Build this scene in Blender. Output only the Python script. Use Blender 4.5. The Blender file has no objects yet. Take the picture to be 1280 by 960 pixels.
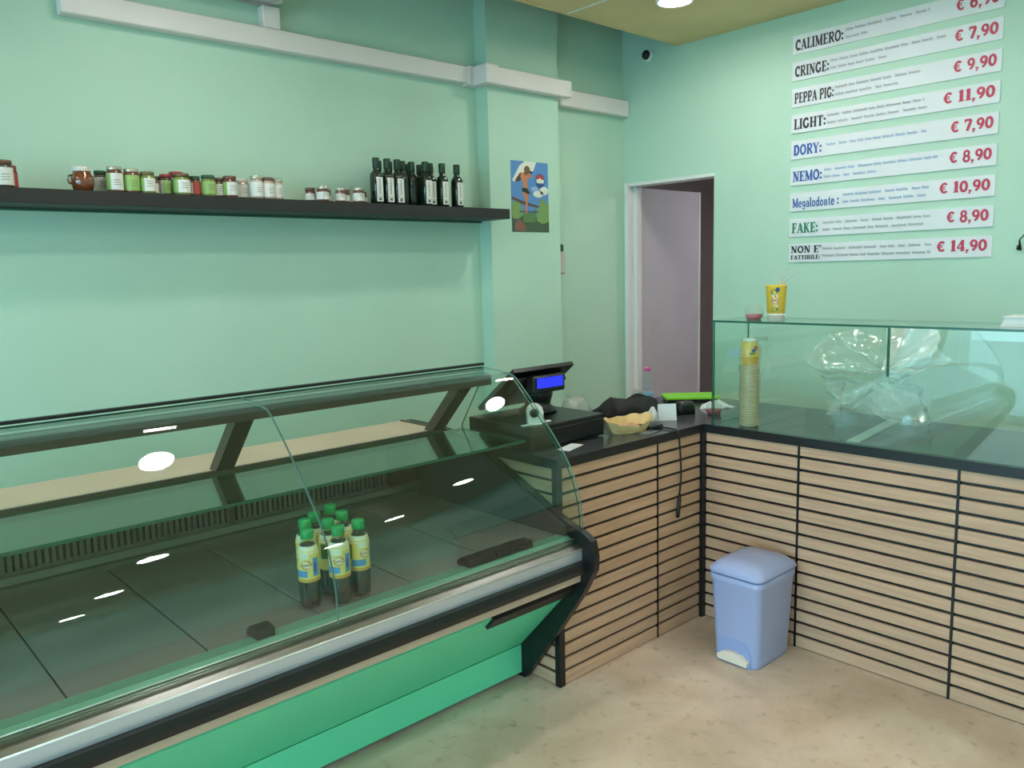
import bpy, math, random
from mathutils import Vector, Matrix
random.seed(7)
scene = bpy.context.scene
COL = scene.collection
PI = math.pi

# ------------------------------------------------------------------ camera
cd = bpy.data.cameras.new('camera')
cam = bpy.data.objects.new('camera', cd); COL.objects.link(cam)
YAW, PITCH, ROLL, F = 0.833080251, -0.136869403, -0.0261046669, 1013.34
fw = Vector((math.cos(PITCH)*math.cos(YAW), math.cos(PITCH)*math.sin(YAW), math.sin(PITCH)))
rt = Vector((math.sin(YAW), -math.cos(YAW), 0)); up = rt.cross(fw)
r2 = math.cos(ROLL)*rt + math.sin(ROLL)*up; u2 = -math.sin(ROLL)*rt + math.cos(ROLL)*up
cam.matrix_world = Matrix(((r2.x, u2.x, -fw.x, 0), (r2.y, u2.y, -fw.y, 0), (r2.z, u2.z, -fw.z, 1.6), (0, 0, 0, 1)))
cd.sensor_width = 36; cd.lens = F/1280*36; cd.clip_start = 0.02; cd.clip_end = 100
scene.camera = cam

# ------------------------------------------------------------------ world, light, exposure
scene.view_settings.view_transform = 'Standard'; scene.view_settings.look = 'None'
scene.view_settings.gamma = 1; scene.view_settings.use_curve_mapping = False
scene.view_settings.exposure = 0.5
w = bpy.data.worlds.new('sky'); scene.world = w; w.use_nodes = True
bg = w.node_tree.nodes['Background']
bg.inputs[0].default_value = (0.42, 0.82, 1.0, 1); bg.inputs[1].default_value = 5.2
LAMP = 82.0
try:
    scene.cycles.transparent_max_bounces = 32
except Exception: pass
pl = bpy.data.lights.new('window_portal', 'AREA'); pl.shape = 'RECTANGLE'; pl.size = 2.5; pl.size_y = 4.7
pl.cycles.is_portal = True
po = bpy.data.objects.new('window_portal', pl); COL.objects.link(po)
po.location = (-2.86, 0.59, 1.32); po.rotation_euler = (0, -PI/2, 0)

# ------------------------------------------------------------------ materials
def lin(c):
    return tuple(((v/255)/12.92 if v/255 <= .04045 else ((v/255+.055)/1.055)**2.4) for v in c)
MATS = {}
def mat(name, rgb, rough=.5, metal=0, spec=.5, noise=0, nscale=6, bump=0, bscale=60, stretch=None, emit=0, emitcol=None, coat=0, rnd=0, alpha=1):
    if name in MATS: return MATS[name]
    m = bpy.data.materials.new(name); m.use_nodes = True; nt = m.node_tree; b = nt.nodes['Principled BSDF']
    c = lin(rgb); b.inputs['Base Color'].default_value = (*c, 1)
    b.inputs['Roughness'].default_value = rough; b.inputs['Metallic'].default_value = metal
    b.inputs['Specular IOR Level'].default_value = spec; b.inputs['Coat Weight'].default_value = coat
    if alpha < 1: b.inputs['Alpha'].default_value = alpha
    if noise or bump:
        tc = nt.nodes.new('ShaderNodeNewGeometry'); mp = nt.nodes.new('ShaderNodeMapping')
        nt.links.new(tc.outputs['Position'], mp.inputs[0])
        if stretch: mp.inputs['Scale'].default_value = stretch
    if noise:
        n = nt.nodes.new('ShaderNodeTexNoise'); n.inputs['Scale'].default_value = nscale; n.inputs['Detail'].default_value = 5
        nt.links.new(mp.outputs[0], n.inputs['Vector'])
        cr = nt.nodes.new('ShaderNodeValToRGB')
        cr.color_ramp.elements[0].position = .3; cr.color_ramp.elements[1].position = .7
        cr.color_ramp.elements[0].color = (*[v*(1-noise) for v in c], 1)
        cr.color_ramp.elements[1].color = (*[min(1, v*(1+noise)) for v in c], 1)
        nt.links.new(n.outputs['Fac'], cr.inputs[0])
        out = cr.outputs[0]
        if rnd:
            oi = nt.nodes.new('ShaderNodeObjectInfo'); mr = nt.nodes.new('ShaderNodeMapRange')
            mr.inputs['To Min'].default_value = 1-rnd; mr.inputs['To Max'].default_value = 1+rnd
            nt.links.new(oi.outputs['Random'], mr.inputs['Value'])
            hs = nt.nodes.new('ShaderNodeHueSaturation'); nt.links.new(out, hs.inputs['Color']); nt.links.new(mr.outputs[0], hs.inputs['Value'])
            out = hs.outputs[0]
        nt.links.new(out, b.inputs['Base Color'])
    if bump:
        n2 = nt.nodes.new('ShaderNodeTexNoise'); n2.inputs['Scale'].default_value = bscale; n2.inputs['Detail'].default_value = 4
        nt.links.new(mp.outputs[0], n2.inputs['Vector'])
        bp = nt.nodes.new('ShaderNodeBump'); bp.inputs['Strength'].default_value = bump; bp.inputs['Distance'].default_value = .01
        nt.links.new(n2.outputs['Fac'], bp.inputs['Height']); nt.links.new(bp.outputs[0], b.inputs['Normal'])
    if emit:
        b.inputs['Emission Color'].default_value = (*lin(emitcol or rgb), 1); b.inputs['Emission Strength'].default_value = emit
    MATS[name] = m; return m
def glass(name, tint, gloss=1.0, rough=0.0, haze=0, hazecol=(230, 240, 235), ior=1.5):
    m = bpy.data.materials.new(name); m.use_nodes = True; nt = m.node_tree; nt.nodes.clear()
    o = nt.nodes.new('ShaderNodeOutputMaterial'); t = nt.nodes.new('ShaderNodeBsdfTransparent'); t.inputs[0].default_value = (*tint, 1)
    g = nt.nodes.new('ShaderNodeBsdfGlossy'); g.inputs['Roughness'].default_value = rough; g.inputs[0].default_value = (gloss, gloss, gloss, 1)
    lw = nt.nodes.new('ShaderNodeLayerWeight'); lw.inputs[0].default_value = .5   # Schlick fresnel, the same from both sides
    pw = nt.nodes.new('ShaderNodeMath'); pw.operation = 'POWER'; pw.inputs[1].default_value = 5; nt.links.new(lw.outputs['Facing'], pw.inputs[0])
    f0 = ((ior-1)/(ior+1))**2
    ma = nt.nodes.new('ShaderNodeMath'); ma.operation = 'MULTIPLY_ADD'; ma.inputs[1].default_value = 1-f0; ma.inputs[2].default_value = f0
    nt.links.new(pw.outputs[0], ma.inputs[0])
    mx = nt.nodes.new('ShaderNodeMixShader'); nt.links.new(ma.outputs[0], mx.inputs[0])
    base = t.outputs[0]
    if haze:
        d = nt.nodes.new('ShaderNodeBsdfDiffuse'); d.inputs[0].default_value = (*lin(hazecol), 1)
        tr = nt.nodes.new('ShaderNodeBsdfTranslucent'); tr.inputs[0].default_value = (*lin(hazecol), 1)
        ad = nt.nodes.new('ShaderNodeMixShader'); nt.links.new(d.outputs[0], ad.inputs[1]); nt.links.new(tr.outputs[0], ad.inputs[2])
        m2 = nt.nodes.new('ShaderNodeMixShader'); m2.inputs[0].default_value = haze
        nt.links.new(t.outputs[0], m2.inputs[1]); nt.links.new(ad.outputs[0], m2.inputs[2]); base = m2.outputs[0]
    nt.links.new(base, mx.inputs[1]); nt.links.new(g.outputs[0], mx.inputs[2]); nt.links.new(mx.outputs[0], o.inputs[0])
    MATS[name] = m; return m

WALL = mat('mint_paint', (184, 216, 196), .55, noise=.035, nscale=1.6, bump=.05, bscale=90)
CEIL = mat('olive_ceiling', (222, 198, 146), .6, noise=.08, nscale=2.5, bump=.05, bscale=30)
DARKCEIL = mat('upper_ceiling_paint', (120, 170, 140), .7, noise=.03)
FLOOR = None
TRUNK = mat('trunking_plastic', (234, 224, 222), .45, noise=.02)
BLACK = mat('black_laminate', (26, 27, 29), .35, noise=.1, nscale=8)
BTOP = mat('black_worktop', (66, 68, 72), .2, noise=.15, nscale=3, spec=.6)
BPLAST = mat('black_plastic', (17, 18, 20), .4)
WOOD_X = mat('oak_slat', (198, 159, 131), .5, noise=.12, nscale=3, bump=.08, bscale=8, stretch=(1.2, 1.2, 26), rnd=.05)
SHELFB = mat('shelf_black', (34, 33, 34), .5, noise=.08, nscale=9)
STEEL = mat('brushed_steel', (150, 152, 150), .3, metal=1, noise=.06, nscale=3, stretch=(1, 30, 30))
DECK = mat('deck_steel', (156, 152, 150), .22, metal=.5, noise=.12, nscale=2.2)
DARKST = mat('duct_steel', (112, 118, 112), .35, metal=.6, noise=.05)
ALU = mat('anodised_aluminium', (200, 208, 218), .32, metal=.55, noise=.03)
BRIGHT = mat('bright_trim', (235, 238, 236), .2, metal=.4)
BEAM = mat('brown_frame', (84, 74, 70), .35, metal=.5, noise=.05)
GREENP = mat('green_panel', (104, 218, 172), .42, noise=.03, nscale=3)
INNERG = mat('inner_front', (118, 172, 150), .3, metal=.3, noise=.04)  # green reflected from the front panel is put into this steel's colour
WOODB = mat('wood_band', (196, 172, 150), .5, noise=.07, nscale=4, stretch=(1, 10, 20))
TAN = mat('tan_board', (224, 190, 170), .35, noise=.05, nscale=4)
GLS = glass('clear_glass', (.93, .975, .955))
GLF = glass('front_glass', (.90, .955, .93))
GLSH = glass('green_shelf_glass', (.62, .82, .73))
GEDGE = mat('glass_edge', (30, 92, 72), .2, noise=.1)
GEDGEL = mat('glass_edge_pale', (120, 150, 138), .2, noise=.1)
WHITE = mat('white_plastic', (228, 228, 226), .4, noise=.01)
PAPER = mat('white_card', (226, 228, 232), .6, noise=.02)

# ------------------------------------------------------------------ mesh helpers
class MB:
    def __init__(s): s.v = []; s.f = []; s.m = []; s.mats = []; s.sm = []
    def mi(s, m):
        if m not in s.mats: s.mats.append(m)
        return s.mats.index(m)
    def add(s, vs, fs, m, smooth=False):
        o = len(s.v); s.v += [tuple(v) for v in vs]; k = s.mi(m)
        for f in fs: s.f.append([i+o for i in f]); s.m.append(k); s.sm.append(smooth)
        return s
    def box(s, x0, x1, y0, y1, z0, z1, m, bev=0):
        if bev and bev*2 < min(abs(x1-x0), abs(y1-y0), abs(z1-z0)):
            b = bev
            vs = []; fs = []
            P = [(x0, x1), (y0, y1), (z0, z1)]
            idx = {}
            for i in (0, 1):
                for j in (0, 1):
                    for k in (0, 1):
                        c = [P[0][i], P[1][j], P[2][k]]; sg = [1 if q == 0 else -1 for q in (i, j, k)]
                        for a in range(3):
                            p = [c[q]+sg[q]*b for q in range(3)]; p[a] = c[a]
                            idx[(i, j, k, a)] = len(vs); vs.append(p)
            def fc(*k): fs.append([idx[q] for q in k])
            for a in range(3):
                o1, o2 = [q for q in range(3) if q != a]
                for s0 in (0, 1):
                    L = []
                    for (p, q) in ((0, 0), (1, 0), (1, 1), (0, 1)):
                        t = [0, 0, 0]; t[a] = s0; t[o1] = p; t[o2] = q; L.append((*t, a))
                    fc(*L)
                for p in (0, 1):
                    for q in (0, 1):
                        t0 = [0, 0, 0]; t1 = [0, 0, 0]; t0[o1] = t1[o1] = p; t0[o2] = t1[o2] = q; t1[a] = 1
                        fc((*t0, o1), (*t1, o1), (*t1, o2), (*t0, o2))
            for i in (0, 1):
                for j in (0, 1):
                    for k in (0, 1): fc((i, j, k, 0), (i, j, k, 1), (i, j, k, 2))
            return s.add(vs, fs, m)
        vs = [(x, y, z) for x in (x0, x1) for y in (y0, y1) for z in (z0, z1)]
        return s.add(vs, [(0, 1, 3, 2), (4, 6, 7, 5), (0, 4, 5, 1), (2, 3, 7, 6), (0, 2, 6, 4), (1, 5, 7, 3)], m)
    def prism(s, prof, a0, a1, m, axis='x', smooth=False, capm=None):
        n = len(prof)
        def P(a, p, q): return {'x': (a, p, q), 'y': (p, a, q), 'z': (p, q, a)}[axis]
        vs = [P(a0, *p) for p in prof]+[P(a1, *p) for p in prof]
        s.add(vs, [(i, (i+1) % n, (i+1) % n+n, i+n) for i in range(n)], m, smooth)
        s.add(vs, [tuple(range(n-1, -1, -1)), tuple(range(n, 2*n))], capm or m)
        return s
    def lathe(s, prof, m, c=(0, 0, 0), n=20, smooth=True, sq=0, axis='z'):
        vs = []
        for (r, z) in prof:
            for i in range(n):
                a = 2*PI*i/n; cx, sy = math.cos(a), math.sin(a)
                k = 1
                if sq: k = 1/((abs(cx)**sq+abs(sy)**sq)**(1/sq))
                x, y = r*k*cx, r*k*sy
                if axis == 'z': vs.append((c[0]+x, c[1]+y, c[2]+z))
                elif axis == 'y': vs.append((c[0]+x, c[1]+z, c[2]+y))
                else: vs.append((c[0]+z, c[1]+x, c[2]+y))
        fs = []
        for j in range(len(prof)-1):
            for i in range(n): fs.append((j*n+i, j*n+(i+1) % n, (j+1)*n+(i+1) % n, (j+1)*n+i))
        s.add(vs, fs, m, smooth)
        caps = []
        if prof[0][0] > 1e-6: caps.append(tuple(range(n-1, -1, -1)))
        if prof[-1][0] > 1e-6: caps.append(tuple((len(prof)-1)*n+i for i in range(n)))
        if caps: s.add(vs, caps, m)
        return s
    def tube(s, pts, r, m, n=8):
        pts = [Vector(p) for p in pts]; vs = []
        for i, p in enumerate(pts):
            t = (pts[min(i+1, len(pts)-1)]-pts[max(i-1, 0)]).normalized()
            a = t.cross(Vector((0, 0, 1)) if abs(t.z) < .9 else Vector((1, 0, 0))).normalized(); b = t.cross(a)
            rr = r[i] if isinstance(r, (list, tuple)) else r
            for k in range(n):
                g = 2*PI*k/n; vs.append(p+rr*(math.cos(g)*a+math.sin(g)*b))
        fs = [(j*n+i, j*n+(i+1) % n, (j+1)*n+(i+1) % n, (j+1)*n+i) for j in range(len(pts)-1) for i in range(n)]
        fs += [tuple(range(n-1, -1, -1)), tuple((len(pts)-1)*n+i for i in range(n))]
        return s.add(vs, fs, m, True)
    def poly(s, pts, m): return s.add(pts, [tuple(range(len(pts)))], m)
    def build(s, name, parent=None, loc=None, rz=0, kind=None, label=None, fix=True):
        me = bpy.data.meshes.new(name); me.from_pydata(s.v, [], s.f)
        for m in s.mats: me.materials.append(m)
        me.polygons.foreach_set('material_index', s.m); me.polygons.foreach_set('use_smooth', s.sm)
        me.update()
        if fix:
            import bmesh
            b = bmesh.new(); b.from_mesh(me); bmesh.ops.remove_doubles(b, verts=b.verts, dist=1e-6)
            bmesh.ops.recalc_face_normals(b, faces=b.faces); b.to_mesh(me); b.free()
        o = bpy.data.objects.new(name, me); COL.objects.link(o)
        if parent: o.parent = parent
        if loc: o.location = loc
        if rz: o.rotation_euler.z = rz
        if kind: o['kind'] = kind
        if label: o['label'] = label
        return o
def tag(o, label, cat, group=None):
    o['label'] = label; o['category'] = cat
    if group: o['group'] = group
    return o
def thing(name, loc, label, cat, group=None, rz=0):
    o = bpy.data.objects.new(name, None); COL.objects.link(o); o.location = loc; o.rotation_euler.z = rz
    o.empty_display_size = .05
    return tag(o, label, cat, group)
KIDS = {}
def copy_thing(o, loc, label, group=None, rz=None):
    c = o.copy(); COL.objects.link(c); c.location = loc; c['label'] = label
    if group: c['group'] = group
    if rz is not None: c.rotation_euler.z = rz
    def rec(a, b):
        for ch in [k for k in ALLCH(a)]:
            d = ch.copy(); COL.objects.link(d); d.parent = b; rec(ch, d)
    rec(o, c); return c
def ALLCH(o): return list(o.children)

# ------------------------------------------------------------------ setting
XB, YL, H = 4.35, 3.618, 2.968
XF, YR = -2.7, -3.0
nt = None
def floor_mat():
    m = bpy.data.materials.new('stone_floor'); m.use_nodes = True; t = m.node_tree; b = t.nodes['Principled BSDF']
    g = t.nodes.new('ShaderNodeNewGeometry')
    n = t.nodes.new('ShaderNodeTexNoise'); n.inputs['Scale'].default_value = 2.6; n.inputs['Detail'].default_value = 8; n.inputs['Roughness'].default_value = .6
    n.inputs['Distortion'].default_value = .3
    c = t.nodes.new('ShaderNodeValToRGB'); e = c.color_ramp.elements
    e[0].position = .3; e[0].color = (*lin((186, 164, 142)), 1); e[1].position = .7; e[1].color = (*lin((220, 202, 184)), 1)
    x = e.new(.5); x.color = (*lin((206, 183, 164)), 1)
    n3 = t.nodes.new('ShaderNodeTexNoise'); n3.inputs['Scale'].default_value = 22; n3.inputs['Detail'].default_value = 6
    c3 = t.nodes.new('ShaderNodeValToRGB'); c3.color_ramp.elements[0].position = .28; c3.color_ramp.elements[1].position = .42
    c3.color_ramp.elements[0].color = (.72, .68, .62, 1); c3.color_ramp.elements[1].color = (1, 1, 1, 1)
    mx = t.nodes.new('ShaderNodeMix'); mx.data_type = 'RGBA'; mx.blend_type = 'MULTIPLY'; mx.inputs[0].default_value = .8
    t.links.new(g.outputs['Position'], n.inputs['Vector']); t.links.new(n.outputs['Fac'], c.inputs[0])
    t.links.new(g.outputs['Position'], n3.inputs['Vector']); t.links.new(n3.outputs['Fac'], c3.inputs[0])
    t.links.new(c.outputs[0], mx.inputs[6]); t.links.new(c3.outputs[0], mx.inputs[7]); t.links.new(mx.outputs[2], b.inputs['Base Color'])
    b.inputs['Roughness'].default_value = .42; b.inputs['Specular IOR Level'].default_value = .35
    return m
FLOOR = floor_mat()
MB().box(XF-.2, 7.2, YR-.2, 5.0, -.1, 0, FLOOR).build('floor', kind='structure')
MB().box(XF-.1, XB+.12, YL, YL+.15, 0, 3.5, WALL).build('wall_left', kind='structure')
MB().box(3.07, 3.628, 3.518, YL+.02, 0, 3.45, WALL).build('trim_1', kind='structure', label='green painted pilaster standing out from the shelf wall')
# back wall with door opening y 2.90..3.60, z 0..2.17
wb = MB(); DY0, DY1, DZ = 2.902, 3.598, 2.17
wb.box(XB, XB+.12, YR, DY0, 0, 3.5, WALL).box(XB, XB+.12, DY1, YL+.15, 0, 3.5, WALL).box(XB, XB+.12, DY0, DY1, DZ, 3.5, WALL)
wb.build('wall_back', kind='structure')
MB().box(XF-.1, XB+.12, YR-.15, YR, 0, 3.5, WALL).build('wall_right', kind='structure')
MB().box(XF, XB, YR, 3.168, H, H+.04, CEIL).build('ceiling', kind='structure')
MB().box(XF-.1, 7.2, YR-.15, YL+1.3, 3.5, 3.6, DARKCEIL).build('ceiling_upper', kind='structure')
MB().box(XF, XB, 3.155, 3.168, H-.004, H+.06, CEIL).build('trim_2', kind='structure')
MB().box(3.332, 3.344, YR, 3.154, H-.003, H+.002, WHITE).build('trim_3', kind='structure', label='thin white joint strip across the olive ceiling')
# shop front (behind the camera): opening y -1.8..2.8, z .07..2.57
wf = MB()
wf.box(XF-.15, XF, YR, -1.8, 0, 3.5, WALL).box(XF-.15, XF, 2.98, YL, 0, 3.5, WALL).box(XF-.15, XF, -1.8, 2.98, 2.57, 3.5, WALL)
wf.build('wall_front', kind='structure')
WF = mat('window_frame_white', (214, 224, 232), .4, noise=.02)
fr = MB()
for y in (-1.8, -.3, 1.2, 2.9): fr.box(XF-.1, XF-.04, y, y+.08, 0, 2.57, WF)
fr.box(XF-.1, XF-.04, -1.8, 2.98, 0, .09, WF).box(XF-.1, XF-.04, -1.8, 2.98, 2.49, 2.57, WF).box(XF-.1, XF-.04, -1.8, 2.98, 2.05, 2.11, WF)
win = fr.build('window_1', kind='structure')
MB().box(-12, XF-.15, -9, 9, -.12, -.02, mat('pavement', (168, 170, 172), .8, noise=.1, nscale=3)).build('floor_outside', kind='structure')
# back room
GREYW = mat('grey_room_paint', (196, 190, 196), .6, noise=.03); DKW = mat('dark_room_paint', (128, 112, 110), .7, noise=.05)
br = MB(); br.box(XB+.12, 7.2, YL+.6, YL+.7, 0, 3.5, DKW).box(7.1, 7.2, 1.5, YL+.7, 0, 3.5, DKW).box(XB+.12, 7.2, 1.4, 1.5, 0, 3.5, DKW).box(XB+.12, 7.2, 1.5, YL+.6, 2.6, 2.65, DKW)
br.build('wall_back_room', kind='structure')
DW = mat('door_white', (206, 202, 204), .45, noise=.02)
df = MB(); df.box(XB-.012, XB+.135, DY1-.03, DY1, 0, DZ, WHITE).box(XB+.05, XB+.09, DY1-.055, DY1-.03, 0, DZ, WHITE)
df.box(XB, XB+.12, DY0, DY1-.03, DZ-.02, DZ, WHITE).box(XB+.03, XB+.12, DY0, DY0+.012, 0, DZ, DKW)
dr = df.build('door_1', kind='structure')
MB().box(XB+.14, XB+.83, 3.585, 3.625, 0.01, 2.15, GREYW, bev=.004).build('door_leaf', dr)
MB().box(XB+.825, XB+.845, 3.58, 3.63, 0.01, 2.15, WHITE).build('door_edge_strip', dr)

# ------------------------------------------------------------------ downlights
def downlight():
    t = thing('ceiling_downlight', (3.62, 2.66, H), 'lit round white downlight in the corner of the olive ceiling', 'ceiling light', 'round downlights in the ceiling')
    MB().lathe([(.083, 0), (.1, 0), (.1, -.006), (.094, -.011), (.084, -.011), (.083, -.004)], WHITE, n=32).build('trim_ring', t)
    MB().lathe([(.0, -.005), (.083, -.005), (.083, -.001), (0, -.001)], mat('lamp_diffuser', (255, 252, 245), .5, emit=LAMP, emitcol=(255, 252, 244)), n=32).build('diffuser', t)
    return t
dl0 = downlight()
for x, y in ((1.35, 2.66), (-.9, 2.66), (3.5, 1.86), (1.31, 1.86), (-.9, 1.86), (1.38, .49), (3.53, .49), (-.9, .49), (1.38, -.9), (3.53, -.9), (-.9, -.9), (1.38, -2.2), (3.53, -2.2)):
    c = copy_thing(dl0, (x, y, H), 'lit round white downlight of the shop ceiling seen only as a reflection', 'downlights beyond the frame')

t = thing('back_room_fill', (5.7, 2.5, 2.598), 'added fill lamp for the back room, unseen behind the doorway wall', 'ceiling light')  # unseen lamp added to brighten the open door leaf
MB().lathe([(.12, 0), (.13, -.01), (.12, -.03), (.1, -.032)], WHITE, n=24).build('housing', t)
MB().lathe([(0, -.034), (.1, -.034), (.1, -.03), (0, -.03)], mat('back_fill_diffuser', (250, 246, 250), .5, emit=130, emitcol=(255, 246, 250)), n=24).build('diffuser', t)
# ------------------------------------------------------------------ cable trunking
def trunk():
    t = thing('cable_trunking', (2.0, YL, 2.6), 'long white plastic cable trunking along top of shelf wall, stepping around the pilaster', 'cable trunking')
    o = Vector((2.0, YL, 2.6))
    def bx(n, x0, x1, y0, y1, z0, z1, m=TRUNK, bev=.004):
        MB().box(x0-o.x, x1-o.x, y0-o.y, y1-o.y, z0-o.z, z1-o.z, m, bev=bev).build(n, t)
    bx('trunk_length', .953, 2.99, 3.558, YL, 2.634, 2.722)
    bx('corner_cover', 2.97, 3.075, 3.553, YL, 2.626, 2.728)
    bx('corner_cover', 3.01, 3.10, 3.452, 3.56, 2.626, 2.728)
    bx('trunk_length', 3.095, 3.69, 3.458, 3.518, 2.626, 2.72)
    bx('trunk_length', 3.63, 4.33, 3.558, YL, 2.60, 2.70)
    bx('end_cap', 4.318, 4.348, 3.556, YL, 2.598, 2.702, bev=.008)
    bx('vertical_trunk', 1.786, 1.87, 3.563, YL, 2.724, 2.82)
trunk()
t = thing('air_conditioner', (1.3, YL-.001, 2.835), 'pale grey wall unit cut off at top edge above the vertical trunking', 'air conditioner')
AC = mat('ac_grey', (196, 196, 194), .45, noise=.02)
MB().prism([(0, 0), (-.12, -.02), (-.2, .02), (-.215, .08), (-.2, .24), (0, .27)], .0, .545, AC, capm=AC).build('housing', t)
MB().box(.02, .52, -.17, -.03, -.016, -.008, mat('ac_louvre', (168, 168, 166), .5)).build('louvre', t)

# ------------------------------------------------------------------ shelf, poster, dispenser, camera
SZ = 1.946
t = thing('wall_shelf', (1.7, YL, SZ), 'long thick black floating shelf on the green wall', 'shelf')
MB().box(-1.45, 1.38, -.25, 0, -.053, 0, SHELFB, bev=.002).build('board', t)
MB().box(-1.45, 1.38, -.02, 0, -.062, -.0535, mat('bracket_dark', (40, 90, 70), .5)).build('wall_rail', t)

# poster : flat print
def pc(c, r): return mat('poster_'+c, r, .35)
pt = thing('poster', (3.38, 3.518, 2.035), 'small poster of a woman in dark shorts under blue sky beside the shelf', 'poster')
Pw, Ph = .301, .405
def U(u, v, d): return ((u-.5)*Pw, -d, (v-.5)*Ph)
MB().box(-Pw/2, Pw/2, -.002, 0, -Ph/2, Ph/2, pc('sky', (92, 140, 200))).build('sheet', pt)
def patch(mb, pts, m, d): mb.poly([U(u, v, d) for u, v in pts], m)
def ell(cx, cy, rx, ry, n=18, a0=0, a1=2*PI): return [(cx+rx*math.cos(a0+(a1-a0)*i/n), cy+ry*math.sin(a0+(a1-a0)*i/n)) for i in range(n+(0 if a1-a0 > 6.2 else 1))]
mb = MB(); CL = pc('cloud', (226, 228, 214))
patch(mb, [(.02, .72), (.1, .8), (.22, .93), (.36, 1), (.68, 1), (.6, .88), (.5, .82), (.3, .8), (.14, .7)], CL, .0026)
patch(mb, ell(.72, .55, .14, .05), CL, .0026); patch(mb, ell(.88, .6, .12, .06), CL, .0026); patch(mb, ell(.62, .62, .1, .035), pc('haze', (150, 180, 214)), .0027)
GR = pc('leaf', (122, 156, 92)); GD = pc('leafdark', (74, 92, 70)); GM = pc('leafmid', (96, 128, 78))
patch(mb, [(0, 0), (1, 0), (1, .2), (.8, .24), (.55, .2), (.3, .24), (0, .22)], GD, .0028)
patch(mb, [(.0, .2), (.0, .4), (.12, .46), (.26, .38), (.3, .24), (.14, .18)], GR, .003)
patch(mb, [(.66, .16), (.68, .34), (.78, .46), (.86, .5), (.96, .4), (1, .44), (1, .16), (.84, .12)], GR, .003)
patch(mb, [(.3, .14), (.3, .3), (.5, .28), (.66, .34), (.62, .14)], GM, .0029)
patch(mb, [(.06, .02), (.1, .14), (.2, .18), (.36, .08), (.34, .01)], pc('rock', (142, 92, 78)), .0032)
patch(mb, [(0, .46), (.0, .5), (.3, .44), (.72, .38), (.74, .35), (.5, .37), (.3, .39)], pc('fence', (96, 72, 66)), .0032)
patch(mb, [(.2, .28), (.2, .3), (.7, .3), (.7, .28)], pc('fence2', (60, 84, 110)), .0032)
mb.build('background_print', pt, fix=False)
mb = MB(); SK = pc('skin', (206, 128, 88)); HR = pc('hair', (120, 84, 56)); SH = pc('shorts', (30, 46, 44))
patch(mb, [(.3, .82), (.24, .72), (.12, .7), (.1, .73), (.24, .84)], pc('armshade', (96, 66, 56)), .0036)
patch(mb, [(.26, .84), (.44, .85), (.56, .8), (.56, .77), (.43, .78), (.42, .62), (.3, .62), (.32, .7), (.24, .78)], SK, .0038)
patch(mb, [(.29, .64), (.43, .63), (.49, .56), (.44, .52), (.4, .27), (.35, .27), (.37, .44), (.28, .58)], SK, .0037)
patch(mb, [(.28, .63), (.42, .62), (.5, .55), (.44, .54), (.27, .58)], SH, .004)
patch(mb, ell(.42, .88, .08, .06), HR, .004); patch(mb, [(.36, .9), (.34, .82), (.4, .8), (.44, .86)], HR, .0041); patch(mb, ell(.52, .85, .05, .02), pc('dark', (60, 50, 60)), .0042)
mb.build('figure_print', pt, fix=False)
mb = MB()
patch(mb, ell(.77, .74, .125, .1), pc('navy', (40, 60, 110)), .0043)
patch(mb, ell(.77, .745, .105, .085), CL, .0045)
patch(mb, ell(.77, .745, .105, .085, 12, .15, PI-.15), pc('red', (190, 60, 52)), .0047)
patch(mb, ell(.77, .73, .105, .08, 12, PI+.3, 2*PI-.3), pc('blue', (52, 78, 140)), .0047)
patch(mb, [(.69, .75), (.75, .78), (.82, .76), (.86, .74), (.8, .73), (.72, .72)], CL, .0049)
mb.build('round_emblem', pt, fix=False)

t = thing('wall_dispenser', (3.70, YL, 1.58), 'small white dispenser with dark green top half hidden behind the pilaster', 'dispenser')
MB().box(-.035, .03, -.05, 0, 0, .14, mat('dispenser_body', (196, 190, 184), .4), bev=.01).build('body', t)
MB().box(-.03, .018, -.046, -.004, .14, .185, mat('dispenser_top', (32, 78, 52), .4), bev=.006).build('cap', t)
t = thing('security_camera', (XB, 3.392, 2.952), 'small black dome camera with white ring high on menu wall in the corner', 'camera')
MB().lathe([(.034, 0), (.038, -.02), (.03, -.034)], WHITE, n=24, axis='x').build('base_ring', t)
MB().lathe([(.03, -.033), (.028, -.045), (.02, -.056), (.008, -.062), (0, -.063)], BPLAST, n=24, axis='x').build('dome', t)
t = MB().tube([(0, 0, 0), (-.01, -.002, -.012), (-.012, -.01, -.02), (-.01, -.005, .03), (-.008, -.03, .06), (-.006, -.06, .075)], [.008, .009, .007, .003, .003, .003], BPLAST).build('wall_hook', loc=(XB-.001, 1.235, 1.66))
tag(t, 'small black curved hook on green wall at right edge', 'hook')

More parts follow.
